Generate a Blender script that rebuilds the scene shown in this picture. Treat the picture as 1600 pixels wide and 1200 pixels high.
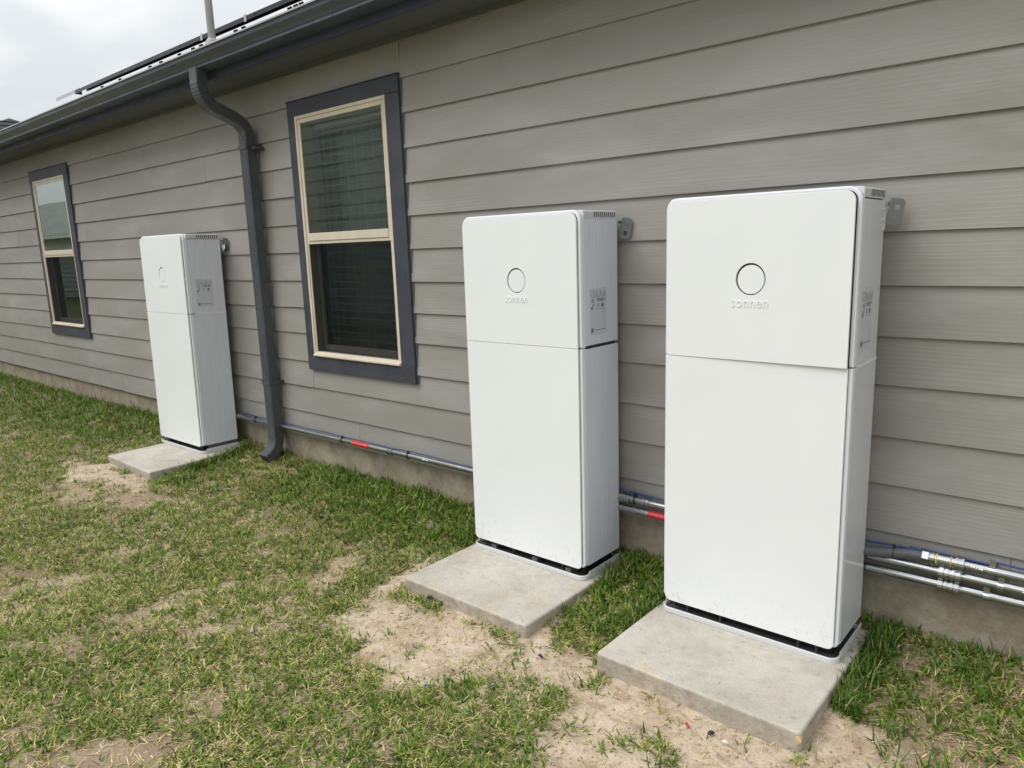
import bpy, bmesh, math, random
import numpy as np
from mathutils import Vector, Matrix
R = math.radians
S = bpy.context.scene
COL = S.collection
for o in list(bpy.data.objects):
    bpy.data.objects.remove(o)
rnd = random.Random(7)

# ------------------------------------------------------------------ camera
GZ = 1.32                       # height of the wall survey's zero above the soil
yaw, pitch, roll = R(-41.116), R(-10.752), R(-2.060)
fwd = Vector((math.sin(yaw) * math.cos(pitch), math.cos(yaw) * math.cos(pitch), math.sin(pitch)))
rt = Vector((math.cos(yaw), -math.sin(yaw), 0)); up = rt.cross(fwd)
rt2 = rt * math.cos(roll) + up * math.sin(roll); up2 = up * math.cos(roll) - rt * math.sin(roll)
cam = bpy.data.objects.new('camera', bpy.data.cameras.new('camera')); COL.objects.link(cam)
M = Matrix((rt2, up2, -fwd)).transposed().to_4x4(); M.translation = (0, -2.7558, 0.1817 + GZ)
cam.matrix_world = M
cam.data.sensor_fit = 'HORIZONTAL'; cam.data.sensor_width = 36.0; cam.data.lens = 1145.9 / 1600 * 36
cam.data.clip_start = 0.05; cam.data.clip_end = 600
S.camera = cam

# ------------------------------------------------------------------ sky, sun, exposure
SUN_EL, SUN_AZ = R(52), R(215)   # azimuth clockwise from +y : from the left, in front of the wall
w = bpy.data.worlds.new("World"); S.world = w; w.use_nodes = True
nt = w.node_tree; nt.nodes.clear()
def wn(t, **k):
    n = nt.nodes.new(t)
    for a, b in k.items(): setattr(n, a, b)
    return n
wout = wn('ShaderNodeOutputWorld')
sky = wn('ShaderNodeTexSky', sky_type='NISHITA', sun_disc=False, sun_elevation=SUN_EL, sun_rotation=SUN_AZ)
bg1 = wn('ShaderNodeBackground'); bg1.inputs[1].default_value = 0.12
nt.links.new(sky.outputs[0], bg1.inputs[0])
tc = wn('ShaderNodeTexCoord')
mp = wn('ShaderNodeMapping'); mp.inputs['Scale'].default_value = (1.0, 1.0, 2.2); mp.inputs['Location'].default_value = (3.1, 0.4, 0.2)
nt.links.new(tc.outputs['Generated'], mp.inputs[0])
n1 = wn('ShaderNodeTexNoise'); n1.inputs['Scale'].default_value = 3.4; n1.inputs['Detail'].default_value = 7; n1.inputs['Roughness'].default_value = 0.52; n1.inputs['Distortion'].default_value = 0.5
nt.links.new(mp.outputs[0], n1.inputs['Vector'])
cr = wn('ShaderNodeValToRGB')
cr.color_ramp.elements[0].position = 0.38; cr.color_ramp.elements[0].color = (0.83, 0.865, 0.885, 1)
cr.color_ramp.elements[1].position = 0.60; cr.color_ramp.elements[1].color = (1.10, 1.10, 1.085, 1)
e = cr.color_ramp.elements.new(0.48); e.color = (0.96, 0.98, 0.985, 1)
nt.links.new(n1.outputs[0], cr.inputs[0])
bg2 = wn('ShaderNodeBackground')
sx = wn('ShaderNodeSeparateXYZ'); nt.links.new(tc.outputs['Generated'], sx.inputs[0])   # overcast: brighter towards the zenith
cl = wn('ShaderNodeMath', operation='MAXIMUM'); cl.inputs[1].default_value = 0.0; nt.links.new(sx.outputs[2], cl.inputs[0])
ma = wn('ShaderNodeMath', operation='MULTIPLY_ADD'); ma.inputs[1].default_value = 0.74; ma.inputs[2].default_value = 0.62; nt.links.new(cl.outputs[0], ma.inputs[0])
nt.links.new(ma.outputs[0], bg2.inputs[1])
nt.links.new(cr.outputs[0], bg2.inputs[0])
mx = wn('ShaderNodeMixShader'); mx.inputs[0].default_value = 0.94
nt.links.new(bg1.outputs[0], mx.inputs[1]); nt.links.new(bg2.outputs[0], mx.inputs[2]); nt.links.new(mx.outputs[0], wout.inputs[0])
sun = bpy.data.objects.new('sun', bpy.data.lights.new('sun', 'SUN')); COL.objects.link(sun)
sun.data.energy = 1.5; sun.data.angle = R(38); sun.data.color = (1.0, 0.98, 0.95)
sd = Vector((math.sin(SUN_AZ) * math.cos(SUN_EL), math.cos(SUN_AZ) * math.cos(SUN_EL), math.sin(SUN_EL)))
sun.rotation_euler = sd.to_track_quat('Z', 'Y').to_euler(); sun.location = sd * 30
vs = S.view_settings; vs.view_transform = 'Standard'; vs.look = 'None'; vs.exposure = 0.31; vs.gamma = 1.0; vs.use_curve_mapping = False

# ------------------------------------------------------------------ helpers
def link(o): COL.objects.link(o); return o
def obj(name, bm, mat, parent=None, smooth=False, kind=None, bevel=0.0, seg=2):
    if isinstance(bm, bmesh.types.BMesh):
        me = bpy.data.meshes.new(name); bmesh.ops.recalc_face_normals(bm, faces=bm.faces); bm.to_mesh(me); bm.free()
    else: me = bm
    if mat is not None and not me.materials: me.materials.append(mat)
    if smooth:
        for p in me.polygons: p.use_smooth = True
    o = link(bpy.data.objects.new(name, me))
    if parent: o.parent = parent
    if kind: o['kind'] = kind
    if bevel:
        m = o.modifiers.new('bevel', 'BEVEL'); m.width = bevel; m.segments = seg; m.limit_method = 'ANGLE'; m.angle_limit = R(40)
    return o
def thing(name, label, cat, loc=(0, 0, 0), group=None):
    o = link(bpy.data.objects.new(name, None)); o.location = loc; o.empty_display_size = 0.1
    o['label'] = label; o['category'] = cat
    if group: o['group'] = group
    return o
def tag(o, label, cat, group=None):
    o['label'] = label; o['category'] = cat
    if group: o['group'] = group
    return o
def box(bm, x0, x1, y0, y1, z0, z1):
    v = [bm.verts.new(p) for p in ((x0,y0,z0),(x1,y0,z0),(x1,y1,z0),(x0,y1,z0),(x0,y0,z1),(x1,y0,z1),(x1,y1,z1),(x0,y1,z1))]
    for f in ((0,3,2,1),(4,5,6,7),(0,1,5,4),(1,2,6,5),(2,3,7,6),(3,0,4,7)): bm.faces.new([v[i] for i in f])
def B(*a):
    bm = bmesh.new(); box(bm, *a); return bm
def prism_x(bm, prof, x0, x1):
    a = [bm.verts.new((x0, y, z)) for y, z in prof]; b = [bm.verts.new((x1, y, z)) for y, z in prof]
    n = len(prof)
    for i in range(n): bm.faces.new((a[i], a[(i+1) % n], b[(i+1) % n], b[i]))
    bm.faces.new(a[::-1]); bm.faces.new(b)
def sweep(bm, pts, prof, caps=True, side=None):
    """sweep closed profile (u,v) along pts. u axis = side (constant) or frame normal"""
    rings = []
    pts = [Vector(p) for p in pts]
    ref = Vector(side) if side else None
    for i, p in enumerate(pts):
        t = (pts[min(i+1, len(pts)-1)] - pts[max(i-1, 0)]).normalized()
        if ref is not None: u = ref
        else:
            u = t.cross(Vector((0, 0, 1)))
            if u.length < 1e-3: u = Vector((1, 0, 0))
            u.normalize()
        v = t.cross(u).normalized()
        pr = prof(i) if callable(prof) else prof
        rings.append([bm.verts.new(p + u*a + v*b) for a, b in pr])
    n = len(rings[0])
    for r0, r1 in zip(rings, rings[1:]):
        for k in range(n): bm.faces.new((r0[k], r0[(k+1) % n], r1[(k+1) % n], r1[k]))
    if caps: bm.faces.new(rings[0][::-1]); bm.faces.new(rings[-1])
def circ(r, n=14): return [(r*math.cos(2*math.pi*k/n), r*math.sin(2*math.pi*k/n)) for k in range(n)]
def tube(bm, pts, r, n=14): sweep(bm, pts, circ(r, n))
def tube_x(x0, x1, y, z, r, n=16):
    bm = bmesh.new(); tube(bm, [(x0, y, z), (x1, y, z)], r, n); return bm
def arc(cx, cy, r, a0, a1, n=7):
    return [(cx + r*math.cos(R(a0 + (a1-a0)*k/n)), cy + r*math.sin(R(a0 + (a1-a0)*k/n))) for k in range(n+1)]
def rrect(x0, x1, y0, y1, tl, tr, br, bl):
    P = []
    for (cx, cy, r, a) in ((x1-br, y0+br, br, -90), (x1-tr, y1-tr, tr, 0), (x0+tl, y1-tl, tl, 90), (x0+bl, y0+bl, bl, 180)):
        if r <= 1e-5: P.append((cx, cy))
        else: P += arc(cx, cy, r, a, a+90)
    return P
def plate(name, loops, depth, bevel=0.0, upright=True):
    """filled outline(s) with thickness; upright: outline in x,z and thickness along y from 0 to depth"""
    cu = bpy.data.curves.new(name, 'CURVE'); cu.dimensions = '2D'; cu.fill_mode = 'BOTH'
    for L in loops:
        sp = cu.splines.new('POLY'); sp.points.add(len(L)-1); sp.use_cyclic_u = True
        for p, q in zip(sp.points, L): p.co = (q[0], q[1], 0, 1)
    cu.extrude = max(depth/2 - bevel, 0); cu.bevel_depth = bevel; cu.bevel_resolution = 2; cu.offset = -bevel
    return curve_mesh(cu, name, depth, upright)
def curve_mesh(cu, name, depth, upright=True):
    t = link(bpy.data.objects.new('temp', cu))
    dg = bpy.context.evaluated_depsgraph_get(); dg.update()
    me = bpy.data.meshes.new_from_object(t.evaluated_get(dg)); me.name = name; me.materials.clear()
    bpy.data.objects.remove(t); bpy.data.curves.remove(cu)
    co = np.empty(len(me.vertices)*3, np.float32); me.vertices.foreach_get('co', co); co = co.reshape(-1, 3)
    if upright: co = np.stack([co[:, 0], depth/2 - co[:, 2], co[:, 1]], 1)
    else: co[:, 2] += depth/2
    me.vertices.foreach_set('co', co.ravel()); me.polygons.foreach_set('use_smooth', np.zeros(len(me.polygons), bool)); me.update()
    return me
def text_mesh(s, size, depth, name='lettering'):
    cu = bpy.data.curves.new(name, 'FONT'); cu.body = s; cu.size = size; cu.align_x = 'CENTER'; cu.align_y = 'CENTER'
    cu.extrude = depth/2; cu.resolution_u = 3; cu.space_character = 1.08
    return curve_mesh(cu, name, depth)
def copy_tree(o, parent=None):
    c = link(o.copy())
    if parent: c.parent = parent
    for ch in [x for x in o.children]: copy_tree(ch, c)
    return c

# ------------------------------------------------------------------ materials
class Mat:
    def __init__(s, name, color=(.5, .5, .5), rough=.5, metal=0.0, spec=.5):
        s.m = bpy.data.materials.new(name); s.m.use_nodes = True; s.t = s.m.node_tree
        s.b = s.t.nodes['Principled BSDF']; s.b.inputs['Base Color'].default_value = (*color, 1)
        s.b.inputs['Roughness'].default_value = rough; s.b.inputs['Metallic'].default_value = metal
        s.b.inputs['Specular IOR Level'].default_value = spec
        s.c = None; s.hn = None
    def n(s, t, **k):
        x = s.t.nodes.new(t)
        for a, b in k.items(): setattr(x, a, b)
        return x
    def l(s, a, b): s.t.links.new(a, b)
    def coord(s, scale=(1, 1, 1), per_object=False, world=False):
        if world: src = s.n('ShaderNodeNewGeometry').outputs['Position']
        else: src = s.n('ShaderNodeTexCoord').outputs['Object']
        mp = s.n('ShaderNodeMapping'); mp.inputs['Scale'].default_value = scale; s.l(src, mp.inputs[0])
        if per_object:
            oi = s.n('ShaderNodeObjectInfo'); mu = s.n('ShaderNodeMath', operation='MULTIPLY'); mu.inputs[1].default_value = 37.0
            s.l(oi.outputs['Random'], mu.inputs[0]); cb = s.n('ShaderNodeCombineXYZ')
            for i in range(3): s.l(mu.outputs[0], cb.inputs[i])
            s.l(cb.outputs[0], mp.inputs['Location'])
        return mp.outputs[0]
    def noise(s, v, scale, detail=4, rough=.55, dist=0.0):
        x = s.n('ShaderNodeTexNoise'); s.l(v, x.inputs['Vector'])
        for k, a in (('Scale', scale), ('Detail', detail), ('Roughness', rough), ('Distortion', dist)): x.inputs[k].default_value = a
        return x.outputs[0]
    def ramp(s, f, *st):
        x = s.n('ShaderNodeValToRGB'); el = x.color_ramp.elements
        while len(el) < len(st): el.new(.5)
        for q, (p, c) in zip(el, st): q.position = p; q.color = (*c, 1) if len(c) == 3 else c
        s.l(f, x.inputs[0]); return x.outputs[0]
    def mul(s, a, b, f=1.0, mode='MULTIPLY'):
        x = s.n('ShaderNodeMix', data_type='RGBA', blend_type=mode)
        x.inputs[0].default_value = f if not hasattr(f, 'links') else 0
        if hasattr(f, 'links'): s.l(f, x.inputs[0])
        for i, q in ((6, a), (7, b)):
            if hasattr(q, 'links'): s.l(q, x.inputs[i])
            else: x.inputs[i].default_value = (*q, 1)
        return x.outputs[2]
    def color(s, c): s.l(c, s.b.inputs['Base Color'])
    def rough(s, c): s.l(c, s.b.inputs['Roughness'])
    def bump(s, h, strength=.5, dist=.002):
        x = s.n('ShaderNodeBump'); x.inputs['Strength'].default_value = strength; x.inputs['Distance'].default_value = dist
        s.l(h, x.inputs['Height'])
        if s.hn is not None: s.l(s.hn, x.inputs['Normal'])
        s.hn = x.outputs[0]; s.l(s.hn, s.b.inputs['Normal'])
g1 = lambda v: (v, v, v)

def siding_mat():
    m = Mat('siding_paint', rough=.62, spec=.35)
    v = m.coord((.55, 1, 9), per_object=True)
    wv = m.n('ShaderNodeTexWave', wave_type='BANDS', bands_direction='Z'); m.l(v, wv.inputs['Vector'])
    for k, a in (('Scale', 2.3), ('Distortion', 8.5), ('Detail', 3.0), ('Detail Scale', .8), ('Detail Roughness', .6)): wv.inputs[k].default_value = a
    v2 = m.coord((1.6, 1, 120), per_object=True); fine = m.noise(v2, 2.2, 3, .6, .3)
    v3 = m.coord((.7, 1, 2.2), per_object=True); patch = m.noise(v3, 2.4, 4, .55, .2)
    pk = m.ramp(patch, (.38, g1(0.15)), (.62, g1(1)))
    wr = m.ramp(wv.outputs['Color'], (.55, g1(0)), (.95, g1(1)))
    h = m.mul(wr, fine, .5, 'MIX')
    hp = m.mul(h, pk, 1.0)
    m.bump(hp, .34, .0018)
    m.bump(m.noise(m.coord((.5, 1, 2), per_object=True), 3, 2), .25, .012)
    # per board tone, chalky weathering in long soft streaks, dust
    oi = m.n('ShaderNodeObjectInfo')
    tone = m.ramp(oi.outputs['Random'], (0, (.282, .270, .250)), (.5, (.295, .283, .262)), (1, (.308, .296, .275)))
    va = m.coord((1, 1, 3.2), world=True); ch = m.noise(va, 1.1, 6, .62, .4)
    ck = m.ramp(ch, (.46, g1(0)), (.66, g1(1)))
    c = m.mul(tone, (.40, .39, .37), ck)
    mxn = m.t.nodes[-1]
    sc = m.n('ShaderNodeMath', operation='MULTIPLY'); m.l(ck, sc.inputs[0]); sc.inputs[1].default_value = .45
    c = m.mul(tone, (.40, .395, .38), sc.outputs[0], 'MIX')
    gr = m.ramp(hp, (.1, g1(.97)), (.7, g1(1.02)))
    c = m.mul(c, gr)
    m.color(c)
    return m.m
def wood_trim_mat():
    m = Mat('trim_paint', rough=.55, spec=.4)
    v = m.coord((1, 1, 1), per_object=True)
    n = m.noise(m.coord((26, 26, 5), per_object=True), 3, 4, .6, 1.2)
    c = m.ramp(m.noise(v, 5, 4), (.35, (.042, .046, .062)), (.65, (.060, .064, .083)))
    m.color(c); m.bump(n, .7, .003)
    return m.m
def metal_paint_mat(name, c0, c1, r=.38):
    m = Mat(name, rough=r, spec=.5)
    n = m.noise(m.coord((1, 1, 1), world=True), 4, 5, .6)
    m.color(m.ramp(n, (.35, c0), (.65, c1)))
    rr = m.ramp(m.noise(m.coord((1, 1, 1), world=True), 11, 4), (.3, g1(r-.08)), (.7, g1(r+.14))); m.rough(rr)
    m.bump(m.noise(m.coord((1, 1, 1), world=True), 6, 2), .05, .01)
    return m.m
def concrete_mat(name, a, b, c, speck=.8, bump=.7):
    m = Mat(name, rough=.9, spec=.2)
    v = m.coord((1, 1, 1), world=True)
    big = m.noise(v, 5.5, 6, .62, .3); fine = m.noise(v, 130, 3, .7); mid = m.noise(v, 32, 5, .65)
    col = m.ramp(big, (.32, a), (.5, b), (.68, c))
    col = m.mul(col, m.ramp(mid, (.3, g1(.80)), (.55, g1(1.0)), (.75, g1(1.1))), .8)
    vo = m.n('ShaderNodeTexVoronoi'); vo.inputs['Scale'].default_value = 190; m.l(v, vo.inputs['Vector'])
    col = m.mul(col, m.ramp(fine, (.32, g1(.55)), (.47, g1(1)), (.8, g1(1.12))), speck)
    m.color(col)
    m.bump(mid, bump*.6, .008); m.bump(fine, bump, .003)
    return m.m
def pad_mat():
    m = Mat('pad_concrete', rough=.92, spec=.2)
    v = m.coord((1, 1, 1), world=True)
    big = m.noise(v, 4.5, 6, .62, .3); mid = m.noise(v, 26, 5, .7); fine = m.noise(v, 150, 3, .75)
    col = m.ramp(big, (.30, (.42, .388, .333)), (.5, (.495, .462, .403)), (.68, (.555, .523, .463)))
    st = m.noise(m.coord((1, 1, 1), world=True), 7.5, 4, .6, .6)
    col = m.mul(col, (.56, .455, .335), m.ramp(st, (.56, g1(0)), (.70, g1(.55))), 'MIX')
    col = m.mul(col, m.ramp(mid, (.28, g1(.84)), (.5, g1(1.0)), (.75, g1(1.07))), .9)
    col = m.mul(col, m.ramp(fine, (.30, g1(.60)), (.44, g1(1)), (.8, g1(1.10))), .7)
    ge = m.n('ShaderNodeNewGeometry'); sp = m.n('ShaderNodeSeparateXYZ'); m.l(ge.outputs['True Normal'], sp.inputs[0])
    sd_ = m.ramp(sp.outputs[2], (.2, g1(1)), (.7, g1(0)))           # soil splashed on the upright faces
    spl = m.mul(m.ramp(mid, (.34, g1(1)), (.62, g1(.25))), sd_)
    col = m.mul(col, (.27, .205, .14), m.mul(spl, g1(.62)), 'MIX')
    m.color(col)
    m.bump(mid, .45, .006); m.bump(fine, .8, .0028)
    return m.m
def cover_mat():
    m = Mat('cover_white', (.80, .805, .79), .42, spec=.45)
    v = m.coord((1, 1, 1))
    m.color(m.ramp(m.noise(v, 3.2, 5, .6), (.3, (.79, .81, .825)), (.7, (.82, .838, .85))))
    m.rough(m.ramp(m.noise(v, 7, 4), (.3, g1(.28)), (.7, g1(.42))))
    dn = m.noise(m.coord((1, 1, 1), per_object=True), 38, 3, .7)
    m.bump(m.noise(m.coord((1, 1, 1)), 420, 2), .06, .0006)
    m.bump(m.noise(m.coord((1, 1, 1)), 1.7, 1), .05, .02)
    tco = m.n('ShaderNodeTexCoord'); sz = m.n('ShaderNodeSeparateXYZ'); m.l(tco.outputs['Object'], sz.inputs[0])
    low = m.ramp(sz.outputs[2], (0.0, g1(1)), (.16, g1(0)))
    spk = m.mul(m.ramp(dn, (.56, g1(0)), (.68, g1(.35))), low)
    src = m.b.inputs['Base Color'].links[0].from_socket
    m.color(m.mul(src, (.45, .36, .26), spk, 'MIX'))
    return m.m
def side_mat(gloss=False):
    m = Mat('film_side' if gloss else 'side_panel', (.5, .5, .55), .3, spec=.5)
    v = m.coord((1, 14, .35), per_object=True)
    st = m.noise(v, 9, 5, .7, .2)
    k0, k1 = ((.67, .69, .735), (.735, .75, .79)) if gloss else ((.62, .645, .715), (.725, .745, .805))
    m.color(m.ramp(st, (.33, k0), (.66, k1)))
    m.rough(m.ramp(m.noise(m.coord((1, 22, .5)), 14, 3), (.3, g1(.10 if gloss else .26)), (.7, g1(.20 if gloss else .40))))
    m.bump(m.noise(m.coord((1, 30, .25)), 12, 4, .6), .22 if not gloss else .12, .0012)
    m.bump(m.noise(m.coord((1, 3, .8)), 3, 2), .25, .004)
    return m.m
def galv_mat():
    m = Mat('galvanised_steel', (.34, .355, .36), .27, .95)
    v = m.coord((.8, 3, 3), world=True)
    m.color(m.ramp(m.noise(v, 5, 4, .6), (.3, (.33, .345, .355)), (.7, (.44, .455, .46))))
    m.rough(m.ramp(m.noise(v, 9, 3), (.3, g1(.22)), (.7, g1(.32))))
    return m.m
def glass_mat(name, tint, wav, ior=1.75):
    m = bpy.data.materials.new(name); m.use_nodes = True; t = m.node_tree; t.nodes.clear()
    o = t.nodes.new('ShaderNodeOutputMaterial'); tr = t.nodes.new('ShaderNodeBsdfTransparent'); gl = t.nodes.new('ShaderNodeBsdfGlossy')
    tr.inputs[0].default_value = (*tint, 1); gl.inputs['Roughness'].default_value = 0.005; gl.inputs[0].default_value = (.86, .95, .9, 1)
    fr = t.nodes.new('ShaderNodeFresnel'); fr.inputs[0].default_value = ior
    mx = t.nodes.new('ShaderNodeMixShader')
    tc = t.nodes.new('ShaderNodeTexCoord'); nz = t.nodes.new('ShaderNodeTexNoise'); nz.inputs['Scale'].default_value = 1.6; nz.inputs['Detail'].default_value = 0
    bp = t.nodes.new('ShaderNodeBump'); bp.inputs['Strength'].default_value = wav; bp.inputs['Distance'].default_value = .02
    t.links.new(tc.outputs['Object'], nz.inputs['Vector']); t.links.new(nz.outputs[0], bp.inputs['Height']); t.links.new(bp.outputs[0], gl.inputs['Normal'])
    t.links.new(fr.outputs[0], mx.inputs[0]); t.links.new(tr.outputs[0], mx.inputs[1]); t.links.new(gl.outputs[0], mx.inputs[2]); t.links.new(mx.outputs[0], o.inputs[0])
    return m
def screen_mat():
    m = bpy.data.materials.new('screen_mesh'); m.use_nodes = True; t = m.node_tree; t.nodes.clear()
    o = t.nodes.new('ShaderNodeOutputMaterial'); tr = t.nodes.new('ShaderNodeBsdfTransparent'); df = t.nodes.new('ShaderNodeBsdfDiffuse')
    df.inputs[0].default_value = (.010, .014, .017, 1); mx = t.nodes.new('ShaderNodeMixShader'); mx.inputs[0].default_value = .46
    t.links.new(tr.outputs[0], mx.inputs[1]); t.links.new(df.outputs[0], mx.inputs[2]); t.links.new(mx.outputs[0], o.inputs[0])
    return m
def soil_mat():
    m = Mat('soil', rough=.95, spec=.15)
    v = m.coord((1, 1, 1), world=True)
    at = m.n('ShaderNodeAttribute'); at.attribute_name = 'sand'
    big = m.noise(v, 2.3, 6, .6, .4); mid = m.noise(v, 14, 6, .66, .3); fine = m.noise(v, 110, 4, .7)
    dark = m.ramp(big, (.3, (.20, .142, .095)), (.5, (.30, .225, .158)), (.7, (.39, .31, .22)))
    sand = m.ramp(mid, (.28, (.35, .262, .185)), (.46, (.535, .43, .32)), (.70, (.64, .54, .415)))
    sand = m.mul(sand, (.62, .54, .47), m.ramp(m.noise(v, 5, 4, .6), (.50, g1(0)), (.66, g1(.65))), 'MULTIPLY')
    c = m.mul(dark, sand, at.outputs['Fac'], 'MIX')
    c = m.mul(c, m.ramp(fine, (.28, g1(.62)), (.46, g1(1.0)), (.78, g1(1.14))), .75)
    far = m.n('ShaderNodeAttribute'); far.attribute_name = 'far'
    lawn = m.ramp(m.noise(v, 3.0, 7, .66), (.35, (.11, .13, .035)), (.6, (.19, .19, .075)))
    c = m.mul(c, lawn, far.outputs['Fac'], 'MIX')
    m.color(c)
    m.bump(mid, .7, .024); m.bump(fine, .75, .006)
    return m.m
def blade_mat(name, trans, rough):
    m = Mat(name, rough=rough, spec=.35)
    at = m.n('ShaderNodeAttribute'); at.attribute_name = 'tone'
    m.color(at.outputs['Color'])
    tl = m.n('ShaderNodeBsdfTranslucent'); m.l(at.outputs['Color'], tl.inputs[0])
    mx = m.n('ShaderNodeMixShader'); mx.inputs[0].default_value = trans
    out = [n for n in m.t.nodes if n.type == 'OUTPUT_MATERIAL'][0]
    m.l(m.b.outputs[0], mx.inputs[1]); m.l(tl.outputs[0], mx.inputs[2]); m.l(mx.outputs[0], out.inputs[0])
    return m.m
def shingle_mat():
    m = Mat('shingle', rough=.95, spec=.1)
    v = m.coord((1, 1, 1), world=True)
    c = m.ramp(m.noise(v, 2, 6, .7), (.3, (.085, .08, .078)), (.7, (.16, .15, .145)))
    c = m.mul(c, m.ramp(m.noise(v, 60, 3), (.3, g1(.7)), (.7, g1(1.2))), .7)
    m.color(c); m.bump(m.noise(v, 90, 2), .4, .003); return m.m

SID = siding_mat(); TRIM = wood_trim_mat()
GUT = metal_paint_mat('gutter_paint', (.070, .084, .116), (.092, .106, .140), .32)
LIP = Mat('gutter_lip_skylit', (.42, .43, .44), .35).m  # lighter than the gutter: sky caught on the lip, put into its colour
SPOUT = metal_paint_mat('downspout_paint', (.056, .062, .073), (.076, .082, .094), .34)
FASC = metal_paint_mat('fascia_paint', (.038, .047, .080), (.054, .064, .102), .5)
PAD = pad_mat()
SLAB = concrete_mat('slab_concrete', (.235, .20, .15), (.33, .285, .22), (.40, .355, .285), .35, .6)
COVER = cover_mat(); SIDE = side_mat(); FILM = side_mat(True); GALV = galv_mat()
FRAMEW = Mat('cover_frame_white', (.76, .78, .82), .48, spec=.4).m
TAN = Mat('window_vinyl', (.66, .585, .47), .42, spec=.4)
TAN.color(TAN.ramp(TAN.noise(TAN.coord((1, 1, 1), world=True), 9, 5), (.3, (.60, .53, .42)), (.7, (.70, .625, .51)))); TAN = TAN.m
BRK = Mat('zinc_bracket', (.20, .205, .21), .30, .9).m
BLACK = Mat('black_plastic', (.012, .012, .013), .45).m
DGREY = Mat('dark_grey_metal', (.10, .105, .11), .45, .3).m
PLGREY = Mat('tray_plastic', (.60, .605, .61), .42).m
RED = Mat('red_label', (.55, .02, .022), .5).m
WHITEP = Mat('white_print', (.8, .8, .8), .6).m
INK = Mat('ink_print', (.14, .145, .16), .6).m
LABEL = Mat('sticker_film', (.585, .60, .655), .45).m
BLUE = Mat('blue_cable_jacket', (.020, .058, .19), .45).m
GOLD = Mat('brass_bushing', (.62, .46, .20), .3, .9).m
YEL = Mat('yellow_ring', (.72, .60, .10), .45).m; ORG = Mat('orange_ring', (.62, .30, .08), .45).m
LIQ = Mat('grey_conduit_jacket', (.10, .105, .115), .45).m
ZIP = Mat('zip_tie_black', (.015, .016, .02), .4).m
SOIL = soil_mat(); SHING = shingle_mat()
SOFF = Mat('soffit_paint', (.118, .130, .142), .7); SOFF.bump(SOFF.noise(SOFF.coord((1, 12, 1), world=True), 6, 4), .5, .003); SOFF = SOFF.m
GLASS = glass_mat('window_glass', (.84, .90, .87), .05, 2.0)
GLASS2 = glass_mat('window_glass_far', (.6, .68, .64), .05, 7.5)
SCREEN = screen_mat()
ROOM = Mat('room_paint', (.62, .62, .60), .9).m
SLAT = Mat('blind_vinyl', (.80, .81, .79), .5).m
CURT = Mat('curtain_cloth', (.50, .53, .51), .9).m
PV = Mat('solar_cell', (.01, .012, .02), .12).m
PVF = Mat('panel_frame', (.045, .047, .05), .35, .6).m
ALU = Mat('aluminium_rail', (.55, .55, .57), .35, .8).m
VENT = metal_paint_mat('vent_paint', (.26, .25, .26), (.33, .32, .33), .5)
NSID = Mat('neighbour_paint', (.50, .53, .51), .7).m
NROOF = Mat('neighbour_shingle', (.21, .205, .19), .95)
NROOF.color(NROOF.ramp(NROOF.noise(NROOF.coord((1, 1, 1), world=True), 1.5, 6, .7), (.3, (.15, .15, .14)), (.7, (.27, .265, .25)))); NROOF = NROOF.m
NWHITE = Mat('neighbour_trim', (.62, .63, .62), .6).m
DARKWIN = Mat('neighbour_glass', (.03, .035, .04), .08).m

# ------------------------------------------------------------------ ground height
vn_cache = {}
def vnoise(x, y, s, seed):
    """smooth value noise, arrays in, 0..1"""
    r = np.random.RandomState(seed); G = r.rand(64, 64)
    x = np.asarray(x)*s + 1000.0; y = np.asarray(y)*s + 1000.0
    xi = np.floor(x).astype(int); yi = np.floor(y).astype(int); fx = x-xi; fy = y-yi
    fx = fx*fx*(3-2*fx); fy = fy*fy*(3-2*fy)
    a = G[xi % 64, yi % 64]; b = G[(xi+1) % 64, yi % 64]; c = G[xi % 64, (yi+1) % 64]; d = G[(xi+1) % 64, (yi+1) % 64]
    return (a*(1-fx)+b*fx)*(1-fy) + (c*(1-fx)+d*fx)*fy
def fbm(x, y, s, seed, o=4):
    t = 0; a = 1; n = 0
    for i in range(o):
        t = t + a*vnoise(x, y, s*2**i, seed+i); n += a; a *= .5
    return t/n
def sstep(a, b, x): t = np.clip((x-a)/(b-a), 0, 1); return t*t*(3-2*t)
def ell(x, y, cx, cy, rx, ry, ang=0):
    c, s = math.cos(R(ang)), math.sin(R(ang)); u = (x-cx)*c+(y-cy)*s; v = -(x-cx)*s+(y-cy)*c
    return 1 - sstep(.55, 1.15, np.sqrt((u/rx)**2+(v/ry)**2))
def sandmask(x, y):
    k = fbm(x, y, 5, 40)-.5
    xx = x + k*.30 + (fbm(x, y, 24, 50, 2)-.5)*.10; yy = y + (fbm(x, y, 5, 44)-.5)*.30 + (fbm(x, y, 24, 52, 2)-.5)*.10
    m = ell(xx, yy, -2.03, -1.03, .50, .29, -6)
    for a in ((-1.56, -.86, .24, .14, 25), (-2.46, -.70, .10, .30, 0), (-1.02, -.93, .55, .19, 0), (-.60, -.66, .17, .26, 20),
              (-1.72, -.66, .10, .30, 0), (-5.52, -.95, .30, .17, 10), (-5.10, -.90, .22, .10, 0), (-1.0, -1.22, .40, .12, 0)):
        m = np.maximum(m, ell(xx, yy, *a))
    return np.clip(m, 0, 1)
def gh(x, y):
    x = np.asarray(x, float); y = np.asarray(y, float)
    h = .075*np.clip(1+y/.75, 0, 1)**1.4
    h = h + .028*sstep(-4.2, -5.2, x)*sstep(-8.5, -6.5, x)*sstep(-2.2, -.6, y)
    h = h + (fbm(x, y, 1.3, 3, 3)-.5)*.05*sstep(-.2, -1.2, y) + (fbm(x, y, 8, 9, 3)-.5)*.018
    return h

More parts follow.
